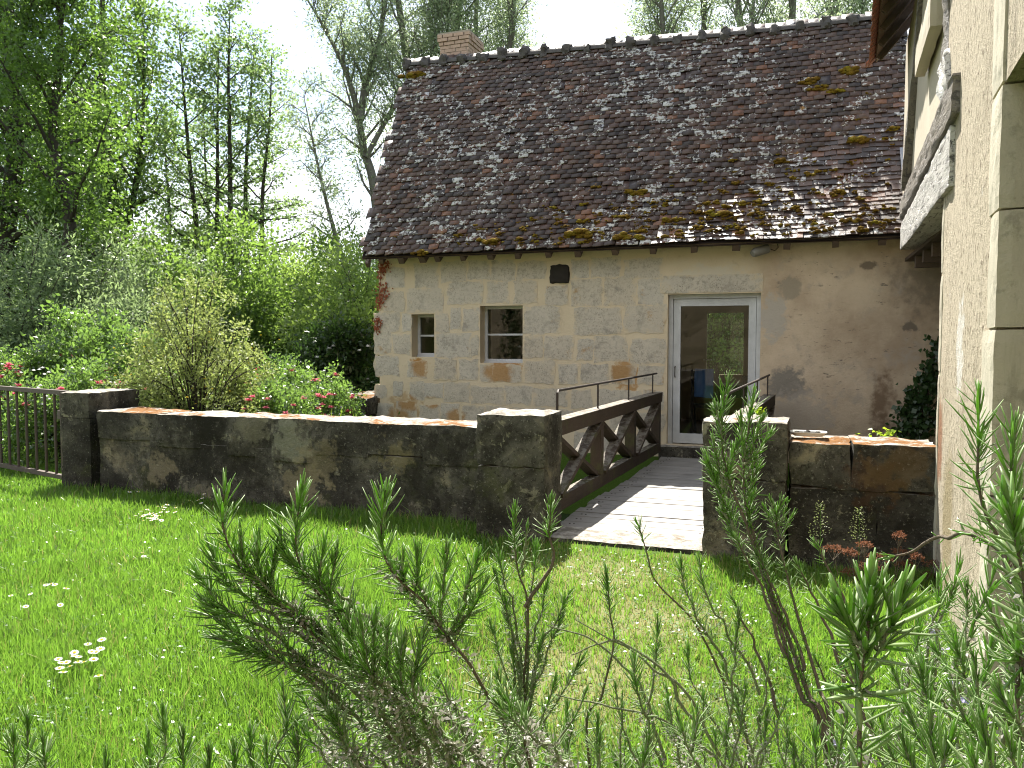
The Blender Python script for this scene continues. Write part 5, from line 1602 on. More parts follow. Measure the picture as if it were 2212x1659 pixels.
def build_grass():
    rng = np.random.default_rng(77)
    N_ = 420000
    # sample by distance so that the picture fills evenly
    Y = 2.3 * (10.2 / 2.3) ** rng.uniform(0, 1, N_) ; X = rng.uniform(-.70, .66, N_) * (Y + .4)
    a = CT * X - ST * Y; b = ST * X + CT * Y
    ok = (b < 6.66 - (a + 2.6) * .045) & (a < .9) & ~((b > 6.25) & (a > -2.66))
    ok |= (b < 8.4) & (a < -7.9)
    keepw = rng.uniform(0, 1, N_) < np.clip(.35 + .12 * Y, 0, 1)
    pm = path_mask(X, Y)
    ok &= keepw & (rng.uniform(0, 1, N_) > pm * .60)
    X, Y, a, b, pm = X[ok], Y[ok], a[ok], b[ok], pm[ok]
    gx = rng.integers(0, 1 << 30, len(X))
    # tufting from a coarse lookup grid
    gn = np.array([[mnoise.noise(Vector((i * .17, j * .17, 2.2))) for j in range(120)] for i in range(140)])
    gi = np.clip(((X + 8) / .1).astype(int), 0, 139); gj = np.clip((Y / .1).astype(int), 0, 119)
    tuft = gn[gi, gj]
    dw = (6.6 - (a + 2.6) * .045) - b
    near_wall = np.clip(1 - dw / .7, 0, 1) * (a < -2.5) + np.clip(1 - np.abs(a + .4) / .5, 0, 1) * np.clip(1 - (6.25 - b) / .6, 0, 1)
    Hh = (.050 + .028 * np.abs(rng.normal(0, 1, len(X))) + .050 * np.clip(tuft, -.6, 1)) * (1 - .62 * pm) * (1 + .45 * near_wall * rng.uniform(0, 1, len(X)) ** 3)
    Hh = np.clip(Hh, .015, .26) + .03
    Wd = (.0030 + .0007 * Y) * rng.uniform(.7, 1.3, len(X))
    V, F = blades(X, Y, Hh, Wd, rng)
    dry = (rng.uniform(0, 1, len(X)) < (.05 + .24 * pm)).astype(int)
    r_ = np.clip(rng.uniform(0, 1, len(X)) * .55 + .55 * (tuft + .45), 0, .999)
    me = np_mesh("lawn_grass", V, F, [M["grass_blade"], M["dry_blade"]], np.repeat(r_, 3), np.repeat(dry, 3))
    o = bpy.data.objects.new("lawn_grass", me); tag(o, "sunlit green lawn grass before the stone wall", "grass", kind="stuff"); link(o)
    n = 1400
    Y = 2.6 * (8.6 / 2.6) ** rng.uniform(0, 1, n); X = rng.uniform(-.68, .1, n) * Y
    ok = (ST * X + CT * Y < 6.5 - (CT * X - ST * Y + 2.6) * .045) & (path_mask(X, Y) < .3)
    X, Y = X[ok], Y[ok]; n = len(X)
    V, F = blades(X, Y, rng.uniform(.13, .24, n), np.full(n, .0035) * (.6 + Y * .12), rng, .25)
    o = bpy.data.objects.new("grass_stalks", np_mesh("grass_stalks", V, F, M["grass_blade"], np.repeat(rng.uniform(0, .5, n), 3))); tag(o, "thin taller grass stalks standing out of the lawn", "grass", kind="stuff"); link(o)
    # low clover and plantain leaves
    n = 26000
    Y = 2.4 * (8.8 / 2.4) ** rng.uniform(0, 1, n); X = rng.uniform(-.68, .6, n) * Y
    a = CT * X - ST * Y; b = ST * X + CT * Y
    gi = np.clip(((X + 8) / .1).astype(int), 0, 139); gj = np.clip((Y / .1).astype(int), 0, 119)
    ok = (b < 6.1) & (a < .8) & (gn[gi, gj] + rng.normal(0, .2, n) < .05)
    X, Y = X[ok], Y[ok]; n = len(X)
    C = np.stack([X, Y, rng.uniform(-.01, .035, n)], 1); an = rng.uniform(0, 6.28, n)
    D = np.stack([np.cos(an), np.sin(an), rng.normal(0, .25, n)], 1)
    V, F = leaf_quads(C, D, rng.uniform(.012, .026, n), rng.uniform(.012, .02, n), rng, .1, np.tile([0, 0, 1.], (n, 1)) + rng.normal(0, .25, (n, 3)))
    o = bpy.data.objects.new("clover", np_mesh("clover", V, F, M["clover_leaf"], rng.uniform(0, 1, n))); tag(o, "low clover leaves scattered through the lawn", "clover", kind="stuff"); link(o)
    # meadow tussocks seen left of the mill
    n = 30000
    Y = rng.uniform(17, 34, n); px = rng.uniform(560, 830, n); X = (px - 1106) / FPX * Y
    V, F = blades(X, Y, rng.uniform(.12, .45, n), np.full(n, .022), rng, .3); V[:, 2] -= .15
    o = bpy.data.objects.new("meadow_grass", np_mesh("meadow_grass", V, F, [M["grass_blade"]], np.repeat(rng.uniform(0, 1, n), 3))); tag(o, "long meadow grass beyond the rose garden", "grass", kind="stuff"); link(o)
    # garden floor greenery behind the wall
    n = 42000
    a = rng.uniform(-14, -5.4, n); b = rng.uniform(7.5, 14, n); X = CT * a + ST * b; Y = -ST * a + CT * b
    C = np.stack([X, Y, np.abs(rng.normal(0, .14, n))], 1); D = rng.normal(0, 1, (n, 3)) + np.array([0, 0, .5])
    V, F = leaf_quads(C, D, rng.uniform(.04, .09, n), rng.uniform(.02, .045, n), rng)
    o = bpy.data.objects.new("ground_cover", np_mesh("ground_cover", V, F, M["shrub_leaf_mid"], rng.uniform(0, 1, n))); tag(o, "leafy ground cover under the roses", "ground cover", kind="stuff"); link(o)
build_grass()

def build_daisies():
    rng = random.Random(8)
    nprng = np.random.default_rng(9)
    # one daisy: petals > eye, stalk
    C, D = [], []
    for i in range(15):
        an = 6.283 * i / 15; C.append([math.cos(an) * .004, math.sin(an) * .004, 0]); D.append([math.cos(an), math.sin(an), .12])
    V, F = leaf_quads(np.array(C), np.array(D), .0155, .0070, nprng, .0, np.tile([0, 0, 1.], (15, 1)))
    me_p = np_mesh("petals", V, F, M["white_petal"], nprng.uniform(0, 1, 15))
    mb = MB(); v, f = ico(1); mb.add([(x * .0075, y * .0075, z * .004 + .002) for x, y, z in v], f)
    me_e = bpy.data.meshes.new("eye"); me_e.from_pydata(mb.v, [], mb.f); me_e.materials.append(M["daisy_eye"])
    tb = Tubes(4); tb.add([(0, 0, -.09), (.004, 0, -.04), (0, 0, 0)], [.0012] * 3); me_s = tb.mesh("stalk", M["grass_blade"])
    def daisy(x, y, lab, grp):
        Yd = (EYE - .08) / max(.02, -pix_dir(x, y).z) * pix_dir(x, y).y
        p = at(x, y, Yd)
        o = bpy.data.objects.new("daisy", None); o.empty_display_size = .02; o.location = p
        o.rotation_euler = (rng.uniform(-.35, .15), rng.uniform(-.3, .3), rng.uniform(0, 6)); s = rng.uniform(.8, 1.25); o.scale = (s, s, s)
        tag(o, lab, "daisy", grp); link(o)
        for nm, me in (("petals", me_p), ("eye", me_e), ("stalk", me_s)): link(bpy.data.objects.new(nm, me), o)
    def cluster(pts, lab, grp):
        for (x, y) in pts: daisy(x, y, lab, grp)
    cv = lambda q: [(x * .2931, 1026 + y * .2931) for x, y in q]
    c1 = [(1000, 302), (1040, 268), (1085, 255), (1100, 262), (1060, 300), (1095, 290), (1120, 285), (1145, 290), (1090, 318), (1120, 320), (1140, 315), (1160, 330), (1190, 335), (1115, 335),
          (1130, 300), (1165, 232), (1200, 232), (1215, 240), (1232, 220), (1190, 245), (1185, 275), (1235, 272), (1295, 242), (1290, 275), (1205, 255), (1150, 305), (1175, 300), (1055, 338), (1135, 325), (1040, 310)]
    cluster(cv(c1), "white daisy in the dense clump near the middle of the wall", "daisies in the dense far clump")
    c2 = [(80, 890), (225, 878), (340, 812), (378, 802), (488, 838), (190, 970), (445, 958), (405, 810)]
    cluster(cv(c2), "white daisy in the loose scatter near the left edge", "daisies scattered at the left edge")
    c3 = [(648, 1248), (750, 1215), (548, 1310), (675, 1303), (710, 1305), (740, 1282), (430, 1358), (490, 1382), (550, 1335), (580, 1342), (620, 1380), (515, 1412), (440, 1425), (465, 1455), (725, 1482), (575, 1380), (690, 1360), (455, 1385)]
    cluster(cv(c3), "white daisy in the nearest clump at the lower left", "daisies in the near clump")
    c4 = [(955, 126), (1020, 124), (1395, 187), (1460, 186), (1490, 172), (1505, 140), (1548, 165), (1483, 208), (1492, 100)]
    cluster(cv(c4), "tall white daisy in the shade at the foot of the garden wall", "daisies in the wall shade")
    cluster(cv([(1045, 575), (1060, 600)]), "lone white daisy in the middle of the lawn", "daisy pair in mid lawn")
build_daisies()

def ivy_leaves(pts, n_per, spread, size, mat, rng, nrm):
    C, D = [], []
    for i in range(len(pts) - 1):
        p, q = np.array(pts[i]), np.array(pts[i + 1])
        t = rng.uniform(0, 1, n_per)[:, None]
        c = p + (q - p) * t + rng.normal(0, 1, (n_per, 3)) * np.array(spread); C.append(c); D.append(rng.normal(0, .6, (n_per, 3)) + np.array([0, 0, -.5]))
    C = np.concatenate(C); D = np.concatenate(D); n = len(C)
    return leaf_quads(C, D, size * rng.uniform(.6, 1.3, n), size * .9 * rng.uniform(.6, 1.3, n), rng, .15, np.tile(nrm, (n, 1)) + rng.normal(0, .35, (n, 3))), n

def build_ivy():
    rng = np.random.default_rng(14)
    def P(px, py, B=11.62): a, z = on_b(px, py, B); w = W(a, B, z); return (w.x, w.y, w.z)
    nrm = np.array([-ST, -CT, 0.2])
    paths = [[P(2030, 725), P(2012, 790), P(1985, 840), P(1968, 890), P(1955, 950)], [P(2030, 800), P(2005, 850), P(1985, 900), P(1975, 950)], [P(1985, 850), P(1960, 900), P(1945, 945)], [P(2030, 880), P(2000, 930), P(1960, 960)]]
    t = thing("ivy", "dark ivy climbing the shaded mill wall beside the plastered house", "ivy", tuple(P(1975, 950)), framed=False)
    org = np.array(t.location)
    Vs, Fs, n0, tot = [], [], 0, 0
    tb = Tubes(5)
    for p in paths:
        (V, F), n = ivy_leaves(p, 95, (.085, .035, .085), .075, "ivy_leaf", rng, nrm)
        Vs.append(V - org); Fs.append(F + n0); n0 += len(V); tot += n
        tb.add(np.array(p) - org, [.012] * len(p))
    link(bpy.data.objects.new("leaves", np_mesh("leaves", np.concatenate(Vs), np.concatenate(Fs), M["ivy_leaf"], rng.uniform(0, 1, tot))), t)
    link(bpy.data.objects.new("stem", tb.mesh("stem", M["bark_dark"])), t)
    # bright sprouts on the wall tops
    for (pix, B, lab) in ((((1868, 942), (1885, 938), (1905, 938)), 6.95, "bright green ivy sprout on the back of the low wall"), (((1908, 940), (1920, 932), (1936, 936)), 6.95, "small bright sprout right of the ivy sprout on the low wall"),
                          (((1625, 893), (1640, 886), (1655, 890)), 6.85, "bright green sprout on top of the right bridge pier")):
        pp = [P(x, y, B) for x, y in pix]
        (V, F), n = ivy_leaves(pp, 9, (.025, .02, .018), .042, "sprout_leaf", rng, np.array([0, 0, 1.]))
        o = bpy.data.objects.new("sprout", np_mesh("sprout", V - np.array(pp[1]), F, M["sprout_leaf"], rng.uniform(0, 1, n))); o.location = pp[1]
        tag(o, lab, "plant", "sprouts on the wall tops"); link(o)
    # ivy on the barn
    bp = [[(-11.4, -7.1, 0), (-11.2, -7.1, 2), (-11.6, -7.1, 4.2)], [(-10.2, -7.1, 0), (-10.0, -7.1, 2.4), (-10.4, -7.1, 5)], [(-14.5, -7.1, 0), (-14.2, -7.1, 5)], [(-5.5, -7.1, 0), (-5.2, -7.1, 3)]]
    Vs, Fs, n0, tot = [], [], 0, 0
    for p in bp:
        q = [tuple(W(*x)) for x in p]
        (V, F), n = ivy_leaves(q, 260, (.35, .1, .3), .15, "ivy_leaf", rng, np.array([ST, CT, .2])); Vs.append(V); Fs.append(F + n0); n0 += len(V); tot += n
    V = np.concatenate(Vs); c = np.array(W(-10, -7.1, 0))
    o = bpy.data.objects.new("ivy", np_mesh("ivy", V - c, np.concatenate(Fs), M["ivy_leaf"], rng.uniform(0, 1, tot))); o.location = c; tag(o, "ivy on the sunlit barn mirrored in the mill windows", "ivy"); link(o)
build_ivy()

def build_sedum():
    rng = np.random.default_rng(19)
    heads = [(1800, 1188, 52), (1868, 1180, 34), (1942, 1160, 30), (1838, 1196, 36), (1898, 1206, 62), (1945, 1195, 34), (1880, 1226, 60), (1955, 1222, 46), (1836, 1238, 40), (2020, 1222, 46), (1905, 1250, 34), (1980, 1205, 30), (1860, 1258, 34), (2005, 1245, 30)]
    Yd = 5.35
    base = at(1890, 1310, Yd); base.z = 0
    t = thing("sedum", "clump of rust brown sedum heads before the dark low wall", "sedum", tuple(base), framed=False)
    tb = Tubes(4)
    for k, (x, y, w) in enumerate(heads):
        dY = Yd + rng.uniform(-.15, .2)
        c = np.array(at(x, y, dY)) - np.array(base); r = w / 2 / FPX * dY
        n = 150; a = rng.uniform(0, 6.28, n); q = np.sqrt(rng.uniform(0, 1, n)) * r
        C = np.stack([c[0] + np.cos(a) * q, c[1] + np.sin(a) * q, c[2] + .022 * (1 - (q / r) ** 2) + rng.normal(0, .007, n)], 1)
        V, F = leaf_quads(C, rng.normal(0, 1, (n, 3)) + np.array([0, 0, .6]), rng.uniform(.008, .018, n), .010, rng)
        link(bpy.data.objects.new("flower_head", np_mesh("flower_head", V, F, M["sedum_head"], rng.uniform(0, 1, n))), t)
        tb.add([(c[0] * .8, c[1] * .8, 0), c * .9 * np.array([1, 1, .5]), c], [.004, .003, .003])
        for _ in range(7):
            an = rng.uniform(0, 6.28); tb.add([c - np.array([0, 0, .07]), c + np.array([math.cos(an) * r * .7, math.sin(an) * r * .7, 0])], [.0015, .001])
    link(bpy.data.objects.new("stems", tb.mesh("stems", M["rosemary_stem"])), t)
    # two seeding grasses before the wall
    for (x, y0, y1, lab) in ((1772, 1088, 1230, "tall seeding grass stalk left of the sedum"), (1856, 1100, 1220, "tall seeding grass stalk above the sedum")):
        Y = 5.2; p0, p1 = np.array(at(x - 6, y1, Y)), np.array(at(x, y0, Y)); p0[2] = 0; tb = Tubes(4); tb.add([p0 - p0, (p1 - p0) * .5 + np.array([.01, 0, 0]), p1 - p0], [.002, .0015, .001])
        C, D = [], []
        for q in np.linspace(.62, 1, 14):
            for s in (-1, 1):
                L = .06 * (1.05 - q) / .4 + .008
                for u in np.linspace(.2, 1, 5): C.append((p1 - p0) * q + np.array([s * L * u * rng.uniform(.3, 1.2), rng.normal(0, .012), .35 * L * u + rng.normal(0, .008)])); D.append([s, rng.normal(0, .3), .3])
        V, F = leaf_quads(np.array(C), np.array(D, float), .011, .005, rng)
        o = thing("seeding_grass", lab, "grass", tuple(p0), framed=False)
        link(bpy.data.objects.new("stalk", tb.mesh("stalk", M["grass_blade"])), o); link(bpy.data.objects.new("seed_head", np_mesh("seed_head", V, F, M["seed_grass"], rng.uniform(0, 1, len(C)))), o)
build_sedum()
# ------------------------------------------------------------------ rosemary in the foreground
class Rosemary:
    def __init__(self, name, label, base, seed):
        self.t = thing(name, label, "rosemary", tuple(base), framed=False, group="rosemary bushes in the foreground")
        self.o = np.array(base, float); self.rng = np.random.default_rng(seed)
    def branch(self, pts, r0=.005, leaf=.028, dens=1.0, tip=.12, calyx=0.0, bare=(0, 0), flowers=0, lw=.0027):
        """pts: world points from tip to root. Leaves point forwards at the tip and spread lower down"""
        rng = self.rng
        P = spline([np.array(p) - self.o for p in pts], 10)
        seg = np.linalg.norm(np.diff(P, axis=0), axis=1); S = np.concatenate([[0], np.cumsum(seg)]); Lt = S[-1]
        # jitter for a natural crooked stem
        k = np.minimum(1, S / .1)[:, None]
        P = P + np.stack([np.interp(S, np.linspace(0, Lt, 12), rng.normal(0, .0035, 12)) for _ in range(3)], 1) * k
        tb = Tubes(6); tb.add(P, .0011 + (r0 - .0011) * np.minimum(1, S / (Lt * .8)) ** .8, 6)
        br = bpy.data.objects.new("branch", tb.mesh("branch", M["rosemary_stem" if r0 > .0036 else "rosemary_shoot"])); link(br, self.t)
        n = int(Lt * 340 * dens)
        s = np.sort(np.concatenate([rng.uniform(0, Lt, n), rng.uniform(0, min(tip, Lt), int(48 * tip / .12 * dens))]))
        fr = s / Lt
        ok = ~((fr > bare[0]) & (fr < bare[1]) & (rng.uniform(0, 1, len(s)) < .93))
        s = s[ok]
        C = np.stack([np.interp(s, S, P[:, i]) for i in range(3)], 1)
        T = -unit(np.stack([np.interp(s, S, np.gradient(P[:, i], S)) for i in range(3)], 1))   # towards the tip
        n = len(s); an = np.arange(n) * 1.571 + rng.normal(0, .35, n) + np.floor(np.arange(n) / 2) * .8
        ref = np.where(np.abs(T[:, 2:3]) < .9, np.array([[0, 0, 1.]]), np.array([[1., 0, 0]]))
        A = unit(np.cross(T, ref)); B = np.cross(A, T)
        Rd = A * np.cos(an)[:, None] + B * np.sin(an)[:, None]
        sp = np.clip(s / tip, 0, 1)
        ang = (.16 + .85 * sp ** .8) + rng.normal(0, .27, n)
        D = T * np.cos(ang)[:, None] + Rd * np.sin(ang)[:, None]
        L = leaf * 1.3 * (.55 + .55 * np.minimum(1, s / (tip * .35))) * rng.uniform(.5, 1.22, n) * (1 - .22 * sp)
        self._leaves(br, "leaves", C, D, Rd, L, lw, M["rosemary_top"], M["rosemary_under"], curl=.30)
        if calyx > 0:
            m = int(Lt * 480 * calyx); q = rng.uniform(tip * .8, Lt, m); q = q[(q / Lt < bare[0]) | (q / Lt > bare[1])] if bare[1] > 0 else q
            m = len(q)
            c = np.stack([np.interp(q, S, P[:, i]) for i in range(3)], 1)
            rd = unit(rng.normal(0, 1, (m, 3)))
            c = c + rd * rng.uniform(.002, .013, m)[:, None]
            V, F = leaf_quads(c, rd + rng.normal(0, .5, (m, 3)), rng.uniform(.006, .011, m), rng.uniform(.003, .0055, m), rng, .3)
            link(bpy.data.objects.new("calyces", np_mesh("calyces", V, F, M["rosemary_calyx"], rng.uniform(0, 1, m))), br)["kind"] = "stuff"
        if flowers:
            m = flowers * 5; q = np.repeat(rng.uniform(tip, Lt * .6, flowers), 5)
            c = np.stack([np.interp(q, S, P[:, i]) for i in range(3)], 1) + np.repeat(unit(rng.normal(0, 1, (flowers, 3))) * .012, 5, 0)
            V, F = leaf_quads(c, rng.normal(0, 1, (m, 3)), .011, .006, rng, .2)
            link(bpy.data.objects.new("flowers", np_mesh("flowers", V, F, M["rosemary_flower"], rng.uniform(0, 1, m))), br)
        return P + self.o
    def _leaves(self, par, name, C, D, Rd, L, lw, mt, mu, curl=.3):
        rng = self.rng; n = len(C); D = unit(D)
        Sd = unit(np.cross(D, Rd)); N_ = unit(np.cross(Sd, D))
        flip = np.sign(np.sum(N_ * Rd, 1)); 
        ts = np.array([0, .3, .72, 1.0]); ws = np.array([.55, 1.0, .95, .35])
        V = np.empty((n, 4, 4, 3))     # along, (left, ridge, right, below)
        w = (lw * rng.uniform(.85, 1.2, n) * np.clip(L / .028, .75, 1.2))[:, None]
        bend = curl * rng.normal(.35, 1.0, n)[:, None]
        up = -N_ * flip[:, None] * 0 + N_
        for k in range(4):
            c = C + D * (L[:, None] * ts[k]) - Rd * (L[:, None] * bend * ts[k] ** 2 * .35) + np.array([0, 0, 1.]) * (L[:, None] * .10 * ts[k] ** 2)
            V[:, k, 0] = c - Sd * w * ws[k] / 2
            V[:, k, 1] = c + up * w * ws[k] * .30
            V[:, k, 2] = c + Sd * w * ws[k] / 2
            V[:, k, 3] = c - up * w * ws[k] * .22
        b = []
        mi = []
        for k in range(3):
            for (i, j, m_) in ((0, 1, 0), (1, 2, 0), (2, 3, 1), (3, 0, 1)):
                b.append([k * 4 + i, k * 4 + j, (k + 1) * 4 + j, (k + 1) * 4 + i]); mi.append(m_)
        b.append([12, 13, 14, 15]); mi.append(0)
        b = np.array(b); F = (b[None] + (np.arange(n) * 16)[:, None, None]).reshape(-1, 4)
        rv = np.repeat(rng.uniform(0, 1, n), len(b))
        me = np_mesh(name, V.reshape(-1, 3), F, [mt, mu], rv, np.tile(mi, n))
        link(bpy.data.objects.new(name, me), par)["kind"] = "stuff"

def build_rosemary():
    def P(*q): return [at(x, y, d) for x, y, d in q]
    # main bush left of centre
    b1 = Rosemary("rosemary", "big rosemary bush sprawling across the bottom centre", (0.10, 1.25, 0), 1)
    root = (.10, 1.25, 0.0)
    def mk(bush, pix, root, **k): return bush.branch(P(*pix) + [Vector(root)], **k)
    mk(b1, [(484, 1052, 1.02), (483, 1143, 1.02), (534, 1237, 1.03), (628, 1323, 1.05), (710, 1401, 1.06), (792, 1495, 1.08), (850, 1600, 1.12), (930, 1760, 1.18)], root, calyx=1.1, leaf=.030)
    mk(b1, [(652, 1055, 1.05), (647, 1182, 1.05), (683, 1260, 1.06), (730, 1323, 1.06), (775, 1400, 1.07), (830, 1500, 1.1), (900, 1640, 1.15)], root, calyx=1.0, leaf=.030)
    mk(b1, [(832, 1058, 1.0), (827, 1155, 1.0), (847, 1229, 1.01), (917, 1299, 1.03), (956, 1366, 1.04), (1003, 1424, 1.05), (1050, 1495, 1.07), (1100, 1570, 1.1), (1150, 1720, 1.16)], root, calyx=1.1, leaf=.031)
    for tip, j1, j2 in (((901, 1185), (905, 1260), (930, 1320)), ((964, 1188), (958, 1262), (950, 1335)), ((1032, 1204), (1008, 1280), (985, 1345)), ((870, 1212), (872, 1268), (905, 1310)), ((1046, 1262), (1020, 1310), (985, 1360))):
        b1.branch(P((*tip, 1.02), (*j1, 1.03), (*j2, 1.04), (975, 1392, 1.05)), r0=.003, leaf=.028, tip=.10)
    for tip, j1, j2, d in (((520, 1160), (528, 1225), (560, 1262), 1.03), ((560, 1165), (560, 1235), (590, 1290), 1.04), ((596, 1185), (585, 1255), (620, 1312), 1.05), ((700, 1180), (690, 1240), (700, 1285), 1.05), ((728, 1192), (716, 1260), (715, 1305), 1.05),
                           ((600, 1140), (622, 1200), (655, 1235), 1.05), ((452, 1180), (478, 1240), (530, 1290), 1.03), ((428, 1240), (470, 1300), (540, 1345), 1.02), ((436, 1295), (490, 1352), (575, 1392), 1.02), ((462, 1378), (520, 1392), (600, 1430), 1.02), ((505, 1395), (590, 1425), (690, 1450), 1.03)):
        b1.branch(P((*tip, d), (*j1, d), (*j2, d), (j2[0] + 90, j2[1] + 60, d + .02), (j2[0] + 190, j2[1] + 140, d + .05)), r0=.003, leaf=.029, tip=.11, calyx=.5)
    for tip, j1, j2, d in (((753, 1335), (765, 1400), (790, 1450), 1.0), ((812, 1335), (806, 1405), (812, 1465), 1.0), ((838, 1352), (836, 1415), (846, 1470), 1.01), ((874, 1380), (866, 1430), (872, 1480), 1.0), ((912, 1372), (900, 1432), (890, 1490), 1.0), ((780, 1345), (790, 1405), (805, 1450), .99), ((720, 1362), (742, 1420), (780, 1470), 1.0)):
        b1.branch(P((*tip, d), (*j1, d), (*j2, d), (j2[0] + 55, j2[1] + 70, d + .03), (j2[0] + 110, j2[1] + 170, d + .08)), r0=.0032, leaf=.028, tip=.09, calyx=1.0)
    rr = random.Random(12)
    # woody under-storey full of faded calyces
    for k in range(22):
        x = rr.uniform(640, 1120); y = rr.uniform(1450, 1600); d = rr.uniform(.98, 1.25)
        dx = rr.uniform(60, 190)
        b1.branch(P((x, y, d), (x + dx * .3, y + 55, d + .01), (x + dx * .7, y + 120, d + .04), (x + dx, y + 210, d + .08)), r0=.003, leaf=rr.uniform(.018, .026), tip=.05, calyx=1.6, dens=.9)
    # slim one behind, in the middle
    b2 = Rosemary("rosemary", "slim rosemary with bare lower stem right of the big bush", (.12, 1.75, 0), 2)
    r2 = (.10, 1.75, 0.0)
    mk(b2, [(1113, 1100, 1.6), (1112, 1170, 1.6), (1122, 1240, 1.61), (1140, 1300, 1.62), (1142, 1417, 1.64), (1134, 1560, 1.67), (1130, 1700, 1.7)], r2, leaf=.026, bare=(.12, .30), tip=.07, calyx=.4, r0=.006)
    b2.branch(P((1190, 1082, 1.6), (1186, 1150, 1.6), (1194, 1213, 1.6), (1165, 1262, 1.61), (1138, 1300, 1.62)), leaf=.026, tip=.08, r0=.004, bare=(.45, .8))
    b2.branch(P((1140, 1135, 1.6), (1134, 1190, 1.6), (1124, 1245, 1.61)), leaf=.02, tip=.05, r0=.003, dens=.4)
    for (x, y) in ((1075, 1190), (1160, 1175), (1068, 1235), (1182, 1260), (1090, 1290), (1215, 1330), (1170, 1380), (1105, 1400), (1230, 1280), (1260, 1420), (1110, 1470), (1200, 1465), (1060, 1350)):
        b2.branch(P((x, y, 1.62), (x + (1130 - x) * .25, y + 55, 1.62), (x + (1130 - x) * .7, y + 150, 1.64), (1134, y + 260, 1.67)), leaf=.023, tip=.07, r0=.003, calyx=.25)
    # wiry plants of the middle ground
    b3 = Rosemary("rosemary", "wiry half bare rosemary in front of the footbridge", (.55, 1.75, 0), 3)
    r3 = (.55, 1.75, 0.0)
    mk(b3, [(1376, 1128, 1.62), (1398, 1195, 1.62), (1430, 1266, 1.63), (1492, 1342, 1.64), (1560, 1460, 1.66), (1620, 1640, 1.7)], r3, leaf=.020, tip=.045, bare=(.10, .5), dens=.8, r0=.005)
    mk(b3, [(1309, 1232, 1.6), (1318, 1320, 1.6), (1327, 1387, 1.61), (1300, 1500, 1.62), (1269, 1640, 1.65)], (.3, 1.72, 0), leaf=.024, tip=.09, bare=(.45, .75), r0=.005)
    for (x, y, s) in ((1470, 1215, 1.), (1510, 1205, 1.), (1595, 1325, 1.), (1420, 1330, 1.), (1485, 1400, 1.), (1560, 1410, 1.), (1370, 1420, 1.), (1330, 1480, 1.), (1440, 1490, 1.), (1520, 1500, 1.), (1610, 1480, 1.), (1400, 1560, 1.), (1480, 1570, 1.), (1570, 1570, 1.), (1640, 1540, 1.), (1290, 1550, 1.), (1225, 1520, 1.), (1350, 1600, 1.), (1660, 1410, 1.), (1700, 1560, 1.)):
        d = rr.uniform(1.5, 1.8)
        lx = rr.uniform(-90, 150); b3.branch(P((x, y, d), (x + lx * .08, y + 70, d), (x + lx * .4, y + 150, d + .02), (x + lx, y + 290, d + .05)), leaf=rr.uniform(.017, .028), tip=rr.uniform(.05, .11), r0=.003, calyx=rr.uniform(0, .6), dens=rr.uniform(.55, 1.0))
    for pth in (((1242, 1338), (1376, 1414), (1488, 1503), (1560, 1640)), ((1200, 1500), (1421, 1557), (1510, 1606), (1600, 1690)), ((1235, 1415), (1330, 1385), (1420, 1440), (1500, 1560)), ((1180, 1350), (1290, 1390), (1380, 1480), (1440, 1640))):
        b3.branch(P(*[(x, y, 1.55) for x, y in pth]), leaf=.018, tip=.04, r0=.0035, dens=.10, bare=(.0, .9))
    for k in range(34):
        x = 1060 + k * 26 + rr.uniform(-30, 30); y = rr.uniform(1470, 1640); d = rr.uniform(1.15, 1.8); lx = rr.uniform(-150, 190)
        b3.branch(P((x, y, d), (x + lx * .2, y + 60, d), (x + lx * .6, y + 150, d + .02), (x + lx, y + 300, d + .05)), leaf=rr.uniform(.015, .027), tip=rr.uniform(.05, .11), r0=.003, calyx=rr.uniform(.2, 1.0), dens=rr.uniform(.5, 1.0))
    # tall one before the right pier
    b4 = Rosemary("rosemary", "tall upright rosemary in front of the right bridge pier", (.72, 1.55, 0), 4)
    r4 = (.74, 1.50, 0.0)
    mk(b4, [(1574, 822, 1.75), (1560, 900, 1.75), (1566, 1000, 1.74), (1590, 1090, 1.73), (1640, 1220, 1.7), (1685, 1350, 1.66), (1733, 1498, 1.6), (1790, 1640, 1.56)], r4, leaf=.030, tip=.10, bare=(.42, .97), r0=.008, calyx=.15)
    mk(b4, [(1628, 852, 1.75), (1616, 930, 1.75), (1606, 1020, 1.74), (1612, 1110, 1.73), (1650, 1230, 1.7), (1700, 1370, 1.66), (1745, 1500, 1.6), (1800, 1650, 1.55)], r4, leaf=.029, tip=.09, bare=(.42, .97), r0=.008, calyx=.15)
    mk(b4, [(1690, 1080, 1.72), (1678, 1125, 1.72), (1690, 1190, 1.7), (1722, 1320, 1.67), (1765, 1480, 1.6), (1805, 1640, 1.55)], r4, leaf=.022, tip=.06, bare=(.25, .97), r0=.007)
    for (x, y, jx, jy) in ((1540, 950, 1560, 1060), (1522, 985, 1560, 1090), (1600, 900, 1606, 990), (1648, 905, 1612, 1000), (1665, 935, 1614, 1030), (1535, 1010, 1568, 1120), (1640, 1000, 1612, 1080), (1552, 1060, 1588, 1150), (1630, 1060, 1612, 1140), (1545, 880, 1562, 960), (1592, 960, 1570, 1040), (1560, 1110, 1600, 1190)):
        b4.branch(P((x, y, 1.74), ((x + jx) / 2, (y + jy) / 2 - 8, 1.74), (jx, jy, 1.73)), leaf=.027, tip=.09, r0=.003)
    for (x, y, jx, jy) in ((1665, 1080, 1680, 1140), (1700, 1088, 1684, 1140), (1650, 1095, 1676, 1150), (1712, 1110, 1688, 1160)):
        b4.branch(P((x, y, 1.72), ((x + jx) / 2, (y + jy) / 2, 1.72), (jx, jy, 1.72)), leaf=.018, tip=.05, r0=.002)
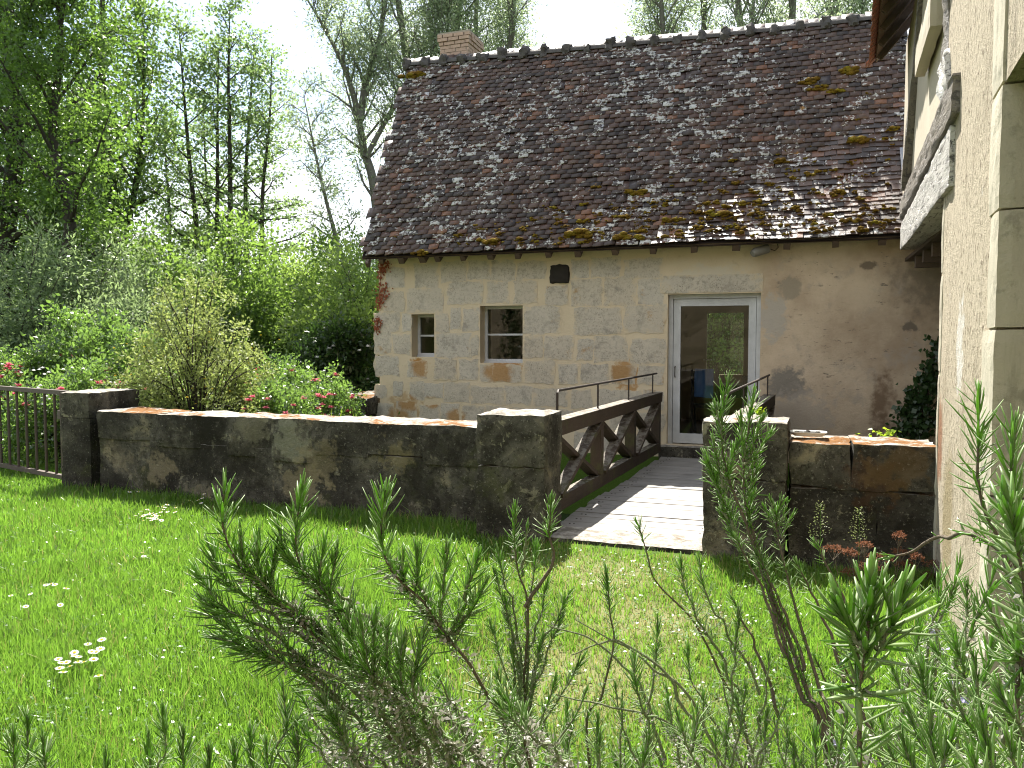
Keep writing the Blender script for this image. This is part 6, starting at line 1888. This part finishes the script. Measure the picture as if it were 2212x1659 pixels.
    for (x, y) in ((1635, 1195), (1590, 1160), (1580, 1290), (1760, 1420), (1720, 1215), (1760, 1170), (1800, 1395)):
        b4.branch(P((x, y, 1.68), (x + 30, y + 60, 1.68), (x + 70, y + 150, 1.66), (x + 105, y + 260, 1.62)), leaf=.02, tip=.05, r0=.004, bare=(.3, 1.0), dens=.8)
    # close sprig on the right
    b5 = Rosemary("rosemary", "close broad leaved rosemary sprig right of centre at the bottom", (.36, .80, 0), 5)
    r5 = (.36, .80, 0.0)
    mk(b5, [(1880, 1262, .66), (1878, 1330, .66), (1876, 1400, .66), (1867, 1510, .67), (1863, 1680, .69)], r5, leaf=.034, tip=.075, r0=.005, lw=.0042, calyx=.15, flowers=1, dens=.85)
    b5.branch(P((1950, 1285, .66), (1925, 1350, .66), (1890, 1410, .66)), leaf=.030, tip=.06, r0=.003, lw=.0042)
    b5.branch(P((1812, 1300, .66), (1840, 1360, .66), (1872, 1415, .66)), leaf=.030, tip=.06, r0=.003, lw=.0042)
    # bush filling the right edge
    b6 = Rosemary("rosemary", "dense rosemary bush with pale lilac flowers filling the right edge", (.62, .85, 0), 6)
    r6 = (.66, .85, 0.0)
    mk(b6, [(2114, 862, .92), (2108, 960, .92), (2104, 1030, .92), (2120, 1100, .92), (2160, 1170, .92), (2205, 1240, .92), (2240, 1380, .92), (2250, 1640, .92)], r6, leaf=.030, tip=.09, r0=.006, flowers=4, calyx=.3)
    mk(b6, [(2192, 925, .80), (2185, 1020, .80), (2200, 1120, .80), (2225, 1300, .82), (2240, 1600, .84)], r6, leaf=.030, tip=.10, r0=.005, flowers=3, calyx=.3)
    mk(b6, [(2176, 1085, .74), (2190, 1160, .74), (2205, 1260, .75), (2210, 1450, .77), (2210, 1660, .8)], r6, leaf=.034, tip=.08, r0=.005, lw=.0042, flowers=2, calyx=.3)
    for (x, y, d) in ((2104, 1425, .8), (2130, 1300, .85), (2060, 1370, 1.0), (2072, 1215, 1.3), (2090, 1270, 1.2), (2030, 1250, 1.3), (1990, 1330, 1.25), (2160, 1490, .72), (2060, 1500, .8), (1990, 1450, .95), (2120, 1560, .7), (2010, 1560, .8), (1960, 1530, .9), (2190, 1380, .8), (2200, 1300, .85), (1930, 1450, 1.1), (2150, 1230, 1.0), (2050, 1590, .7),
                      (1950, 1600, .75), (1905, 1560, 1.0), (1830, 1540, 1.1), (1800, 1480, 1.3), (2100, 1630, .65), (2180, 1600, .65), (1760, 1590, 1.2), (2020, 1400, 1.1), (2140, 1400, .9), (1980, 1390, 1.3)):
        lx = rr.uniform(-120, 150)
        b6.branch(P((x, y, d), (x + lx * .2, y + 60, d), (x + lx * .6, y + 150, d + .02), (x + lx, y + 300, d + .05)), leaf=rr.uniform(.020, .031), tip=rr.uniform(.05, .10), r0=.003, calyx=rr.uniform(.2, .9), dens=rr.uniform(.6, 1.0), flowers=rr.choice([0, 0, 1, 2]))
    b6.branch(P((1915, 1205, 1.25), (1970, 1190, 1.25), (2020, 1160, 1.22), (2080, 1150, 1.15), (2150, 1180, 1.05), (2230, 1300, 1.0)), leaf=.02, tip=.04, r0=.005, bare=(.08, .45), dens=.8)
    # low tips at the bottom left
    b7 = Rosemary("rosemary", "low rosemary tips poking up at the bottom left", (-.55, 1.15, 0), 7)
    for (x, y) in ((58, 1545), (30, 1585), (92, 1590), (352, 1540), (320, 1590), (395, 1585), (540, 1575), (505, 1610), (575, 1600), (612, 1490), (640, 1560), (450, 1625), (230, 1630)):
        d = rr.uniform(1.15, 1.3)
        b7.branch(P((x, y, d), (x + 4, y + 80, d), (x + 12, y + 180, d + .02)) + [Vector((-.35 + (x - 300) * .0006, 1.25, .7))], leaf=.026, tip=.10, r0=.003)
build_rosemary()
